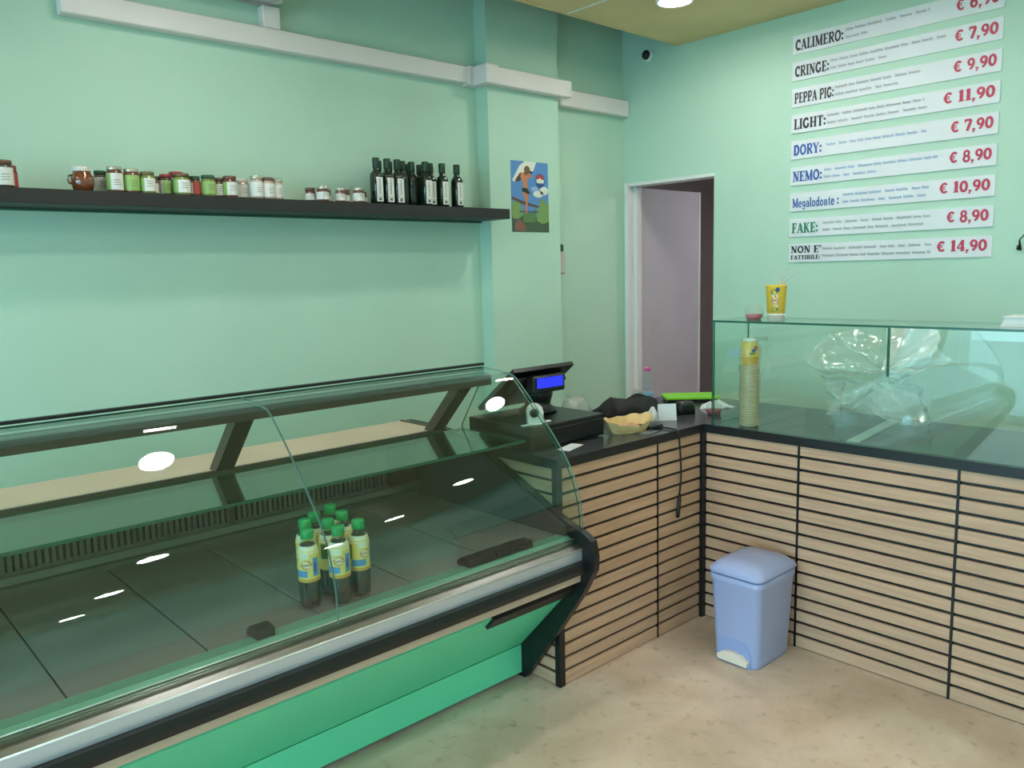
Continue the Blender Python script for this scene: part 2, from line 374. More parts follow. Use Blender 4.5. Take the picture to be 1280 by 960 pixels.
# ------------------------------------------------------------------ menu lettering (stroke glyphs with slab serifs)
TH, TN = .2, .09
def A(cx, cy, rx, ry, a0, a1, w=TH, n=14): return ('A', cx, cy, rx, ry, math.radians(a0), math.radians(a1), w, n)
def L(x0, y0, x1, y1, w=TH): return ('L', x0, y0, x1, y1, w)
def S(x, y, h=.16): return ('L', x-h, y, x+h, y, .07)
G = {
'C': (.68, [A(.4, .5, .28, .42, 50, 310), L(.6, .62, .6, .96, TN)]),
'A': (.78, [L(.12, .03, .38, .97, TN), L(.38, .97, .64, .03), L(.22, .32, .55, .32, TN), S(.12, .04), S(.64, .04)]),
'L': (.62, [L(.2, 0, .2, 1), L(.2, .05, .56, .05, TN), L(.56, .0, .56, .28, TN), S(.2, .04, .2), S(.2, .96, .2)]),
'I': (.4, [L(.2, 0, .2, 1), S(.2, .04, .2), S(.2, .96, .2)]),
'M': (.98, [L(.16, .04, .16, .96, TN), L(.18, .96, .5, .08), L(.5, .08, .78, .96, TN), L(.8, 0, .8, 1), S(.16, .04), S(.8, .04, .18), S(.14, .96, .12), S(.84, .96, .12)]),
'E': (.66, [L(.2, 0, .2, 1), L(.2, .05, .58, .05, TN), L(.2, .95, .58, .95, TN), L(.2, .5, .46, .5, TN), L(.58, 0, .58, .26, .07), L(.58, .74, .58, 1, .07), L(.46, .38, .46, .62, .07), S(.16, .04), S(.16, .96)]),
'R': (.76, [L(.2, 0, .2, 1), A(.38, .73, .22, .23, -90, 90, .15), L(.2, .95, .4, .95, TN), L(.2, .5, .4, .5, TN), L(.38, .5, .64, .04, .17), S(.2, .04, .18), S(.66, .04, .1), S(.14, .96, .1)]),
'O': (.78, [A(.39, .5, .28, .43, 0, 360, .17, 22)]),
'N': (.8, [L(.16, .04, .16, .96, TN), L(.18, .96, .62, .04), L(.64, .04, .64, .96, TN), S(.16, .04), S(.12, .96), S(.64, .96)]),
'G': (.78, [A(.4, .5, .28, .42, 50, 330), L(.62, .1, .62, .42, .16), S(.6, .42, .14), L(.6, .66, .6, .94, TN)]),
'P': (.7, [L(.2, 0, .2, 1), A(.38, .71, .22, .25, -90, 90, .15), L(.18, .95, .4, .95, TN), L(.2, .46, .4, .46, TN), S(.2, .04, .2), S(.14, .96, .1)]),
'H': (.84, [L(.2, 0, .2, 1), L(.64, 0, .64, 1), L(.2, .5, .64, .5, TN), S(.2, .04), S(.2, .96), S(.64, .04), S(.64, .96)]),
'T': (.7, [L(.35, 0, .35, 1), L(.06, .95, .64, .95, TN), L(.07, .72, .07, 1, .07), L(.63, .72, .63, 1, .07), S(.35, .04, .18)]),
'D': (.78, [L(.2, 0, .2, 1), A(.32, .5, .32, .45, -90, 90), L(.14, .95, .36, .95, TN), L(.14, .05, .36, .05, TN), S(.14, .04, .1), S(.14, .96, .1)]),
'Y': (.74, [L(.37, 0, .37, .45), L(.12, .96, .37, .42, .17), L(.62, .96, .37, .42, TN), S(.12, .96), S(.62, .96, .12), S(.37, .04, .18)]),
'F': (.64, [L(.2, 0, .2, 1), L(.2, .95, .58, .95, TN), L(.2, .5, .46, .5, TN), L(.58, .7, .58, 1, .07), L(.46, .38, .46, .62, .07), S(.2, .04, .2), S(.16, .96)]),
'K': (.8, [L(.2, 0, .2, 1), L(.24, .42, .6, .96, TN), L(.36, .56, .64, .04, .18), S(.2, .04, .18), S(.2, .96, .18), S(.62, .96, .12), S(.66, .04, .12)]),
'B': (.74, [L(.2, 0, .2, 1), A(.38, .74, .2, .21, -90, 90, .15), A(.4, .28, .24, .23, -90, 90, .16), L(.14, .95, .4, .95, TN), L(.2, .52, .4, .52, TN), L(.14, .05, .4, .05, TN)]),
'e': (.58, [A(.29, .32, .2, .28, 10, 320, .13), L(.1, .34, .5, .34, TN)]),
'g': (.6, [A(.28, .36, .18, .22, 0, 360, .12, 16), L(.46, .6, .46, 0, .14), A(.28, -.02, .19, .2, 180, 360, .1)]),
'a': (.58, [A(.26, .2, .17, .17, 0, 360, .11, 14), L(.44, .03, .44, .45, .15), A(.28, .44, .17, .18, 0, 160, .11), S(.5, .04, .07)]),
'l': (.36, [L(.18, 0, .18, 1, .16), S(.18, .03, .14), S(.12, .97, .08)]),
'o': (.6, [A(.3, .32, .2, .28, 0, 360, .13, 18)]),
'd': (.62, [A(.27, .32, .17, .28, 0, 360, .12, 16), L(.46, 0, .46, 1, .15), S(.4, .97, .08), S(.52, .03, .08)]),
'n': (.66, [L(.18, 0, .18, .62, .15), A(.32, .4, .16, .2, 0, 160, .11), L(.48, 0, .48, .42, .15), S(.18, .03, .13), S(.48, .03, .12)]),
't': (.42, [L(.2, .1, .2, .86, .14), S(.2, .6, .16), A(.3, .12, .1, .1, 180, 320, .1)]),
'i': (.36, [L(.18, 0, .18, .62, .15), S(.18, .03, .13), L(.18, .76, .18, .92, .16)]),
'p': (.6, [A(.33, .32, .18, .28, 0, 360, .12, 16), L(.16, -.3, .16, .62, .14)]),
'L2': (.5, [L(.18, 0, .18, .95, .16), L(.18, .06, .46, .06, .13)]),
'0': (.66, [A(.33, .48, .22, .42, 0, 360, .15, 22)]),
'1': (.5, [L(.27, 0, .27, 1, .19), S(.27, .04, .2), L(.1, .82, .27, .93, .1)]),
'4': (.68, [L(.46, 0, .46, 1, .17), L(.44, .96, .08, .3, TN), L(.06, .28, .64, .28, .1), S(.46, .04, .15)]),
'6': (.66, [A(.33, .3, .2, .25, 0, 360, .14, 18), A(.5, .3, .38, .62, 105, 180, .14)]),
'7': (.62, [L(.08, .92, .56, .92, .15), L(.54, .9, .26, 0, .17), L(.08, .7, .08, .98, .07)]),
'8': (.66, [A(.33, .71, .18, .22, 0, 360, .13, 18), A(.33, .25, .21, .24, 0, 360, .14, 18)]),
'9': (.66, [A(.33, .66, .2, .25, 0, 360, .14, 18), A(.16, .66, .38, .62, -75, 0, .14)]),
',': (.3, [L(.14, .02, .14, .14, .18), L(.2, .06, .08, -.2, .09)]),
':': (.34, [L(.15, .06, .15, .26, .19), L(.15, .5, .15, .7, .19)]),
"'": (.3, [L(.14, .84, .14, 1, .18), L(.18, .9, .08, .66, .08)]),
'\u20ac': (.72, [A(.42, .48, .24, .4, 45, 315, .14), L(.04, .57, .5, .57, .07), L(.04, .4, .48, .4, .07)]),
' ': (.34, [])}
def text_polys(s, height, width=None, squeeze=1.0, bold=1.0):
    """returns polygons (list of 2D point lists) starting at 0,0 and the total width"""
    out = []; x = 0
    for ch in s:
        wd, st = G[ch]
        for q in st:
            if q[0] == 'L': pts = [(q[1], q[2]), (q[3], q[4])]; ww = q[5]
            else: pts = [(q[1]+q[3]*math.cos(q[5]+(q[6]-q[5])*i/q[8]), q[2]+q[4]*math.sin(q[5]+(q[6]-q[5])*i/q[8])) for i in range(q[8]+1)]; ww = q[7]
            for (a, b), (c, d) in zip(pts, pts[1:]):
                l = math.hypot(c-a, d-b) or 1; nx, ny = -(d-b)/l*ww*bold/2, (c-a)/l*ww*bold/2
                ex, ey = ((c-a)/l*.015, (d-b)/l*.015) if q[0] == 'A' else (0, 0)
                out.append([(x+a+nx-ex, b+ny-ey), (x+a-nx-ex, b-ny-ey), (x+c-nx+ex, d-ny+ey), (x+c+nx+ex, d+ny+ey)])
        x += wd
    sx = height*squeeze if width is None else width/x
    return [[(u*sx, v*height) for u, v in p] for p in out], x*sx
def letter_mesh(mb, s, height, width, m, mapf, sq=1.0, bold=1.15):
    P, wd = text_polys(s, height, width, sq, bold)
    for k, p in enumerate(P):      # strokes laid over one another like coats of ink, microns apart
        mb.poly([(q[0]-k*8e-6, q[1], q[2]) for q in (mapf(u, v) for u, v in p)], m)
    return wd

INK = {'black': mat('ink_black', (52, 50, 54), .5), 'blue': mat('ink_blue', (52, 92, 168), .5), 'green': mat('ink_green', (40, 128, 92), .5),
       'red': mat('ink_red', (196, 56, 84), .5), 'grey': mat('ink_grey', (128, 126, 132), .5), 'softblue': mat('ink_softblue', (104, 150, 206), .5), 'softgreen': mat('ink_softgreen', (134, 150, 138), .5)}
STRIPS = [
 ('CALIMERO:', 'black', .275, .30, '\u20ac 6,90', 'grey', (.82, .24), 2.80, 'top menu strip, cut by frame, with long black heading'),
 ('CRINGE:', 'black', .20, .22, '\u20ac 7,90', 'grey', (.98, .5), 2.66, 'second menu strip from top, black heading, priced 7,90'),
 ('PEPPA PIG:', 'black', .23, .25, '\u20ac 9,90', 'grey', (.78, .58), 2.518, 'menu strip with two-word black heading, priced 9,90'),
 ('LIGHT:', 'black', .19, .21, '\u20ac 11,90', 'grey', (.9, .92), 2.378, 'menu strip with short black heading, priced 11,90'),
 ('DORY:', 'blue', .17, .21, '\u20ac 7,90', 'softblue', (.86,), 2.237, 'upper blue-headed menu strip, priced 7,90'),
 ('NEMO:', 'blue', .175, .2, '\u20ac 8,90', 'softblue', (.96, .5), 2.093, 'middle blue-headed menu strip, priced 8,90'),
 ('Megalodonte :', 'blue', .275, .31, '\u20ac 10,90', 'softblue', (.95, .95), 1.95, 'menu strip with long lowercase blue heading, priced 10,90'),
 ('FAKE:', 'green', .16, .2, '\u20ac 8,90', 'softgreen', (.92, .86), 1.808, 'green-headed menu strip, priced 8,90'),
 ("NON E'", 'black', .185, .2, '\u20ac 14,90', 'grey', (1, 1), 1.666, 'bottom menu strip with two-line black heading, priced 14,90')]
for i, (hd, ink, wh, xd, price, dink, rows, z, lab) in enumerate(STRIPS):
    y0 = 2.395; wd = 1.048
    t = thing('menu_strip', (XB, y0, z), lab, 'menu sign', 'white menu strips on the back wall')
    MB().box(-.006, -.0005, -wd, 0, -.05, .05, PAPER).build('board', t)
    mf = lambda ox, oz: (lambda u, v: (-.0072, -(ox+u), oz+v))
    mb = MB()
    if i == 8:
        letter_mesh(mb, hd, .04, wh, INK[ink], mf(.012, .0))
        letter_mesh(mb, 'FATTIBILE:', .024, .18, INK[ink], mf(.012, -.036))
    else:
        letter_mesh(mb, hd, .056 if i != 6 else .05, wh, INK[ink], mf(.015, -.03))
    mb.build('heading_lettering', t, fix=False)
    mb = MB(); pw = .23 if len(price) == 7 else .19
    ew = pw*1.06/(1.06+sum(G[c][0] for c in price[2:]))
    letter_mesh(mb, price[:2], .054, ew, INK['red'], mf(wd-pw-.02, -.02), bold=1.35); mb.build('euro_sign', t, fix=False)
    mb = MB(); letter_mesh(mb, price[2:], .054, pw-ew, INK['red'], mf(wd-pw-.02+ew, -.02), bold=1.35); mb.build('price_lettering', t, fix=False)
    # unreadably small description lines : word shapes
    mb = MB(); rng = random.Random(i+3); avail = wd-pw-.05-xd
    for k, fr_ in enumerate(rows):
        zz = (.012 if k == 0 else -.026) if len(rows) > 1 else .0
        x = xd; end = xd+avail*fr_
        while x < end:
            n = rng.randint(4, 9)
            for q in range(n):
                if x > end: break
                hh = .012 if rng.random() < .72 else .017
                if q == 0: hh = .018
                m = INK[dink]; ww = .0048
                mb.poly([(-.0072, -x, zz), (-.0072, -(x+.0016), zz), (-.0072, -(x+.0016), zz+hh), (-.0072, -x, zz+hh)], m)
                mb.poly([(-.0072, -x, zz+hh*.5), (-.0072, -(x+ww), zz+hh*.5), (-.0072, -(x+ww), zz+hh*.5+.002), (-.0072, -x, zz+hh*.5+.002)], m)
                mb.poly([(-.0072, -(x+ww), zz), (-.0072, -(x+ww+.0014), zz), (-.0072, -(x+ww+.0014), zz+.011), (-.0072, -(x+ww), zz+.011)], m)
                x += .0082
            x += .008 if rng.random() < .7 else .02
    mb.build('description_print', t, fix=False, kind='stuff')

# ------------------------------------------------------------------ counters
CT = .905; GZ = [.057+.0545*k for k in range(15)]     # groove heights
def slats(parent, org, axis, a0, a1, fixed, outn, z_hi=.867):
    """planks between a0..a1 along axis, face at 'fixed', outward sign outn"""
    o = Vector(org); zs = [.004]+[z for z in GZ if z < z_hi-.01]+[z_hi+.004]
    for z0, z1 in zip(zs, zs[1:]):
        lo, hi = z0+(.0062 if z0 > .01 else 0), z1-.0062
        a, b = a0+.005, a1-.005; f0, f1 = sorted((fixed, fixed-outn*.012))
        mb = MB()
        if axis == 'x': mb.box(a-o.x, b-o.x, f0-o.y, f1-o.y, lo, hi, WOOD_X, bev=.001)
        else: mb.box(f0-o.x, f1-o.x, a-o.y, b-o.y, lo, hi, WOOD_X, bev=.001)
        mb.build('slat', parent)
XC, YC = 3.048, 2.08
org = (2.6, 2.1, 0); lc = thing('slatted_counter', org, 'slatted oak counter under the cash register, left of the inner corner post', 'counter', 'slatted oak counters')
o = Vector(org)
MB().box(2.112-o.x, XC-.001-o.x, YC+.0125-o.y, 2.66-o.y, 0, .865, BLACK).build('carcass', lc)
for a, b in ((2.125, 2.715), (2.715, XC-.012)): slats(lc, org, 'x', a, b, YC, -1)
slats(lc, org, 'y', YC+.02, 2.64, 2.1, -1)
MB().box(2.098-o.x, 2.128-o.x, YC-.006-o.y, YC+.022-o.y, 0, .8675, BPLAST, bev=.002).build('corner_post', lc)
MB().box(XC-.026-o.x, XC-.001-o.x, YC-.018-o.y, YC+.012-o.y, 0, .8675, BPLAST, bev=.002).build('corner_post', lc)
MB().box(2.7115-o.x, 2.7185-o.x, YC-.002-o.y, YC+.01-o.y, 0, .8675, BPLAST).build('seam_strip', lc)
org = (XC+.1, 1.0, 0); rc = thing('slatted_counter', org, 'long slatted oak counter under the glass screen, behind the blue pedal bin', 'counter', 'slatted oak counters')
o = Vector(org)
MB().box(XC+.0125-o.x, 3.68-o.x, -.2-o.y, 2.66-o.y, 0, .865, BLACK).build('carcass', rc)
for a, b in ((1.618, YC-.012), (1.01, 1.618), (.405, 1.01), (-.2, .405)): slats(rc, org, 'y', a, b, XC, -1)
for y in (1.618, 1.01, .405): MB().box(XC-.0005-o.x, XC+.01-o.x, y-.005-o.y, y+.005-o.y, 0, .8675, BPLAST).build('seam_strip', rc)
w_ = MB(); wt = BTOP; WEDGE = mat('worktop_edge', (24, 25, 27), .4)
w_.prism([(2.095, 2.068), (3.036, 2.068), (3.036, -.2), (3.70, -.2), (3.70, 2.70), (2.095, 2.70)], .868, CT, WEDGE, axis='z', capm=wt)
wk = w_.build('worktop'); tag(wk, 'glossy black L-shaped worktop across both slatted counters', 'worktop')

# ------------------------------------------------------------------ glass screen on right counter
def gbox(mb, x0, x1, y0, y1, z0, z1, m=GLS, thin='x', edge=GEDGE):
    vs = [(x, y, z) for x in (x0, x1) for y in (y0, y1) for z in (z0, z1)]
    F = {'x-': (0, 1, 3, 2), 'x+': (4, 6, 7, 5), 'y-': (0, 4, 5, 1), 'y+': (2, 3, 7, 6), 'z-': (0, 2, 6, 4), 'z+': (1, 5, 7, 3)}
    for k, f in F.items(): mb.add(vs, [f], m if k[0] == thin else edge)
org = (3.1, 1.0, CT); o = Vector(org)
gs = thing('glass_screen', org, 'clear green-edged glass sneeze screen with glass top on right-hand worktop', 'glass screen')
mb = MB(); gbox(mb, 3.052-o.x, 3.060-o.x, -.2-o.y, 2.04-o.y, .0015, .455); mb.build('front_pane', gs)
mb = MB(); gbox(mb, 3.05-o.x, 3.36-o.x, -.2-o.y, 2.042-o.y, .456, .464, GLS, 'z'); mb.build('top_pane', gs)
mb = MB(); gbox(mb, 3.062-o.x, 3.34-o.x, 2.032-o.y, 2.04-o.y, .0015, .455, GLS, 'y'); mb.build('side_pane', gs)
mb = MB(); gbox(mb, 3.064-o.x, 3.072-o.x, 1.277-o.y, 1.285-o.y, .27, .455, GEDGE, 'y'); mb.build('support_fin', gs)

# ------------------------------------------------------------------ refrigerated display case
CX0, CX1 = -.55, 2.09
org = (.8, 2.4, 0); o = Vector(org)
dc = thing('display_case', org, 'long refrigerated display case with curved glass front and green base', 'display case')
def cpr(name, prof, x0, x1, m, parent=dc, smooth=False, **k):
    return MB().prism([(y-o.y, z) for y, z in prof], x0-o.x, x1-o.x, m, smooth=smooth).build(name, parent, **k)
cpr('lower_front_panel', [(2.25, .02), (2.25, .135), (2.27, .135), (2.27, .02)], CX0, CX1-.032, GREENP)
cpr('upper_front_panel', [(2.25, .139), (1.955, .462), (1.975, .475), (2.27, .152)], CX0, CX1-.032, GREENP)
cpr('handle_strip', [(1.996, .424), (1.956, .468), (1.944, .458), (1.982, .414)], 1.66, CX1-.035, BPLAST)
cpr('wood_band', [(1.925, .485), (1.925, .519), (1.96, .519), (1.96, .468)], CX0, CX1-.012, WOODB)
cpr('bumper', [(1.92, .521), (1.896, .524), (1.888, .545), (1.896, .566), (1.95, .566), (1.95, .521)], CX0, CX1+.005, BPLAST)
cpr('nose_face', [(1.916, .567), (1.916, .606), (1.95, .606), (1.95, .567)], CX0, CX1, ALU)
cpr('nose_top', [(1.918, .6105), (1.950, .634), (2.0, .634), (2.0, .607), (1.921, .607)], CX0, CX1, STEEL)
MB().tube([(CX0-o.x, 1.917-o.y, .608), (CX1-o.x, 1.917-o.y, .608)], .0035, BRIGHT).build('bright_edge', dc)
MB().tube([(CX0-o.x, 1.958-o.y, .638), (CX1-.03-o.x, 1.958-o.y, .638)], .0022, BRIGHT).build('glass_seal', dc)
cpr('inner_front', [(1.962, .634), (1.975, .645), (2.03, .6405), (2.03, .60), (1.962, .60)], CX0, CX1-.035, INNERG)
cpr('tank', [(1.99, .605), (2.92, .605), (2.92, .1), (2.3, .1), (2.3, .16), (1.99, .5)], CX0, CX1-.035, BPLAST)
seams = [CX0, -.235, .09, .415, .75, 1.075, 1.40, 1.725, CX1-.035]
for a, b in zip(seams, seams[1:]):
    MB().box(a+.0025-o.x, b-.0025-o.x, 2.03-o.y, 2.885-o.y, .606, .64, DECK, bev=.0015).build('deck_panel', dc)
# rear duct
cpr('rear_sill', [(2.885, .605), (2.885, .655), (2.872, .668), (2.88, .69), (2.93, .69), (2.93, .605)], CX0, CX1-.035, DARKST)
cpr('rear_duct', [(2.925, .69), (2.925, .955), (2.95, .955), (2.95, .69)], CX0, CX1-.035, BPLAST)
mb = MB(); x = CX0+.01
while x < 1.9:
    mb.box(x-o.x, x+.012-o.x, 2.908-o.y, 2.924-o.y, .70, .77, DARKST); x += .021
mb.build('air_grille', dc, kind='stuff')
cpr('grille_top', [(2.905, .77), (2.905, .95), (2.924, .95), (2.924, .77)], CX0, 1.9, DARKST)
cpr('grille_base', [(2.905, .69), (2.905, .70), (2.924, .70), (2.924, .69)], CX0, 1.9, DARKST)
cpr('duct_end', [(2.903, .69), (2.903, .95), (2.924, .95), (2.924, .69)], 1.9, CX1-.035, BEAM)
for x in (1.18, -.2): MB().box(x-o.x, x+.03-o.x, 2.893-o.y, 2.905-o.y, .665, .78, BEAM, bev=.003).build('duct_clip', dc)
cpr('rear_wall', [(2.95, .02), (2.95, .955), (2.985, .955), (2.985, .02)], CX0, CX1-.032, ALU)
# end panel
EP = [(1.913, .669), (1.871, .646), (1.858, .59), (1.861, .538), (1.917, .438), (2.042, .26), (2.16, .10), (2.235, .0), (2.985, 0), (2.985, .955), (2.75, .955), (2.52, .925), (2.41, .875), (2.21, .785), (2.1, .735), (1.99, .69)]
cpr('end_panel', EP, CX1-.03, CX1, BPLAST)
cpr('end_panel', EP, CX0-.03, CX0, BPLAST)
cpr('end_liner', [(1.99, .61), (2.88, .61), (2.9, .95), (2.75, .945), (2.52, .915), (2.41, .865), (2.21, .775), (2.1, .725), (1.99, .68)], CX1-.044, CX1-.031, mat('liner_grey', (70, 72, 72), .3, metal=.4))
# plinth recess + logo spot on end
MB().lathe([(.006, 0), (.006, .002), (0, .003)], BRIGHT, c=(1.983-o.x, 1.99-o.y, .44), n=10, axis='y').build('panel_screw', dc)
# service shelf
sh = MB().box(CX0-o.x, 1.95-o.x, 2.585-o.y, 2.87-o.y, .955, .98, TAN, bev=.003).build('service_shelf', dc)
MB().box(CX0-o.x, 1.952-o.x, 2.571-o.y, 2.585-o.y, .952, .983, BEAM).build('shelf_nosing', sh)
MB().box(1.951-o.x, 1.965-o.x, 2.585-o.y, 2.87-o.y, .955, .983, BEAM).build('shelf_nosing', sh)
mb = MB(); gbox(mb, CX0-o.x, 2.05-o.x, 2.19-o.y, 2.568-o.y, .962, .972, GLSH, 'z'); mb.build('glass_shelf', dc)
MB().tube([(CX0-o.x, 2.575-o.y, .955), (1.95-o.x, 2.575-o.y, .955)], .006, BEAM).build('shelf_rail', dc)
# frame : beam, posts, rear rail
cpr('top_beam', [(2.375, 1.168), (2.375, 1.207), (2.43, 1.215), (2.44, 1.18), (2.42, 1.165)], CX0, CX1-.04, BEAM)
for x in (1.02, -.1, 1.90):
    cpr('post', [(2.385, 1.17), (2.43, 1.18), (2.625, .98), (2.575, .975)], x, x+.06, BEAM)
cpr('rear_rail', [(2.462, 1.235), (2.462, 1.244), (2.482, 1.244), (2.482, 1.235)], CX0, CX1, BPLAST)
# glass skins
OUT = [(2.47, 1.230), (2.34, 1.2185), (2.318, 1.216), (2.298, 1.2115), (2.283, 1.2055), (2.27, 1.197)]
sl = 0
while OUT[-1][1] > .652:      # slow curve that tightens towards the foot of the glass
    th = math.radians(42+24*sl if sl < .33 else min(88, 50+(sl-.33)*135))
    OUT.append((OUT[-1][0]-.02*math.cos(th), OUT[-1][1]-.02*math.sin(th))); sl += .02
def offset(p, d):
    r = []
    for i, q in enumerate(p):
        a = Vector(p[max(i-1, 0)]); b = Vector(p[min(i+1, len(p)-1)]); t = (b-a).normalized(); n = Vector((-t.y, t.x)); r.append((q[0]+n.x*d, q[1]+n.y*d))
    return r
IN = offset(OUT, .006)
if IN[5][0] < OUT[5][0]: IN = offset(OUT, -.006)
def glass_skin(name, x0, x1):
    mb = MB(); n = len(OUT)
    ov = [(x-o.x, y-o.y, z) for x in (x0, x1) for y, z in OUT]; iv = [(x-o.x, y-o.y, z) for x in (x0, x1) for y, z in IN]
    mb.add(ov, [(i, n+i, n+i+1, i+1) for i in range(n-1)], GLF, True)
    mb.add(iv, [(i, i+1, n+i+1, n+i) for i in range(n-1)], GLF, True)
    for k in (0, 1):
        mb.add([ov[k*n+i] for i in range(n)]+[iv[k*n+i] for i in range(n)], [(i, i+1, n+i+1, n+i) for i in range(n-1)], GEDGEL)
    mb.add([ov[0], ov[n], iv[0], iv[n]], [(0, 1, 3, 2)], GEDGE); mb.add([ov[n-1], ov[2*n-1], iv[n-1], iv[2*n-1]], [(0, 1, 3, 2)], GEDGE)
    return mb.build(name, dc, fix=False)
glass_skin('curved_glass', CX0, 1.078); glass_skin('curved_glass', 1.081, CX1-.001)
EG = OUT[1:]+[(1.99, .68), (2.1, .735), (2.21, .785), (2.41, .875), (2.6, .945), (2.60, .98), (2.46, 1.19)]
mb = MB(); e2 = [(y-o.y, z) for y, z in offset(OUT, -.007 if IN[5][0] > OUT[5][0] else .007)][1:-1]
ins = [IN[i] for i in range(1, len(IN)-1)]
poly = [(y-o.y, z) for y, z in ins+[(1.99, .68), (2.1, .735), (2.21, .785), (2.41, .875), (2.6, .945), (2.60, .98), (2.45, 1.205)]]
mb.prism(poly, CX1-.016-o.x, CX1-.010-o.x, GEDGE, capm=GLS); mb.build('end_glass', dc)
# black vents/clips at deck front
for x0, x1 in ((.865, .915), (1.60, 1.715), (1.72, 1.885)):
    MB().prism([(1.985-o.y, .643), (1.99-o.y, .668), (2.03-o.y, .672), (2.055-o.y, .655), (2.055-o.y, .6405)], x0-o.x, x1-o.x, BPLAST).build('black_clip', dc)

# ------------------------------------------------------------------ iced tea bottles
TEA = mat('dark_tea', (30, 20, 14), .08, spec=.8, coat=.6)
CAPG = mat('green_cap', (18, 160, 92), .35, noise=.04)
LYEL = mat('label_yellow', (238, 214, 116), .35, noise=.05, nscale=60); LBLU = mat('label_blue', (88, 148, 204), .35, noise=.1, nscale=60); LWHT = mat('label_white', (232, 230, 204), .35)
LRED = mat('label_red', (190, 62, 54), .35); LORA = mat('label_orange', (214, 160, 70), .35); LLEAF = mat('label_leaf', (70, 120, 60), .35); LNAVY = mat('label_navy', (40, 70, 140), .35)
CLEARP = glass('clear_pet', (.86, .9, .84), haze=.06, ior=1.35)
def cyl_poly(mb, pts, r, z0, m, sub=1):   # pts: (angle rad, z)
    mb.poly([(r*math.cos(a), r*math.sin(a), z0+z) for a, z in pts], m)
def band(mb, r, z0, z1, a0, a1, m, n=10):
    for i in range(n):
        b0, b1 = a0+(a1-a0)*i/n, a0+(a1-a0)*(i+1)/n
        cyl_poly(mb, [(b0, z0), (b1, z0), (b1, z1), (b0, z1)], r, 0, m)
def cyl_ell(mb, r, ac, zc, ra, rz_, m, n=16):
    mb.poly([(r*math.cos(ac+ra*math.cos(2*PI*i/n)), r*math.sin(ac+ra*math.cos(2*PI*i/n)), zc+rz_*math.sin(2*PI*i/n)) for i in range(n)], m)
def tea_bottle(loc, rz, label):
    t = thing('tea_bottle', loc, label, 'bottle', 'iced tea bottles in the display case', rz)
    R = .031
    MB().lathe([(.0, .004), (.02, .0), (.028, .004), (R, .012), (.0295, .03), (R, .045), (.0295, .06), (R, .075), (R, .085), (.03, .16), (.0285, .175), (.02, .192), (0, .193)], TEA, n=24).build('body', t)
    MB().lathe([(.0288, .1755), (.0235, .192), (.017, .203), (.0135, .209), (.0135, .214)], CLEARP, n=20).build('neck', t)
    MB().lathe([(.0185, .207), (.0195, .209), (.0195, .230), (.0175, .234), (0, .235)], CAPG, n=24).build('cap', t)
    mb = MB(); r = R+.0006
    c = -2.3
    band(mb, r, .083, .168, -PI, PI, LYEL, 28)
    mb.lathe([(r-.0002, .168), (.0297, .176), (.0262, .188)], LWHT, n=24)
    mb.lathe([(r-.0006, .158), (.0312, .168), (.0305, .172), (.0299, .1765)], LYEL, n=24)
    band(mb, r+.0003, .098, .118, c-1.4, c+.1, LBLU, 8); band(mb, r+.0003, .083, .093, c-1.2, c+1.4, LORA, 10)
    band(mb, r+.0003, .1, .155, c+.62, c+1.25, LBLU, 5); band(mb, r+.0005, .112, .14, c+.72, c+.95, LNAVY, 3)
    band(mb, r+.0003, .153, .168, c-.7, c+.3, LWHT, 6); band(mb, r+.0003, .118, .164, c-2.1, c-1.3, LLEAF, 6)
    for i in range(6):
        b0 = c-.55+i*.18
        cyl_poly(mb, [(b0, .125), (b0+.18, .125), (b0+.18, .147), (b0, .147)], r+.0006, 0, LWHT)
    cyl_ell(mb, r+.0010, c, .136, .52, .0135, LRED); cyl_ell(mb, r+.0014, c, .136, .44, .0105, LYEL)
    lb = mb.build('label', t, fix=False)
    mb = MB()
    P, wd = text_polys('lipton', .009, .022)
    for p in P: mb.poly([((r+.0018)*math.cos(c-.36+u/r), (r+.0018)*math.sin(c-.36+u/r), .1325+v) for u, v in p], LRED)
    mb.build('logo_lettering', lb, fix=False)
    return t
BZ = .6405
bp = [(1.085, 2.10, 'frontmost of the tea bottles, nearest the front glass at left'), (1.13, 2.195, 'tea bottle at left edge of the cluster, behind the frontmost'),
      (1.183, 2.235, 'tea bottle at back left of the cluster'), (1.18, 2.145, 'tea bottle hemmed in at the middle of the cluster'),
      (1.262, 2.275, 'rearmost of the tea bottles, highest cap in the picture'), (1.252, 2.185, 'tea bottle second from the back right of the cluster'),
      (1.165, 2.062, 'tea bottle at front of cluster, under the vertical glass joint'), (1.24, 2.072, 'tea bottle standing apart at right end of the cluster')]
tb = tea_bottle((bp[0][0], bp[0][1], BZ), 0, bp[0][2]+', green cap and yellow label')
for i, (x, y, l) in enumerate(bp[1:]): copy_thing(tb, (x, y, BZ), l, rz=[.25, -.9, 1.4, .5, -.4, .15, .75][i])

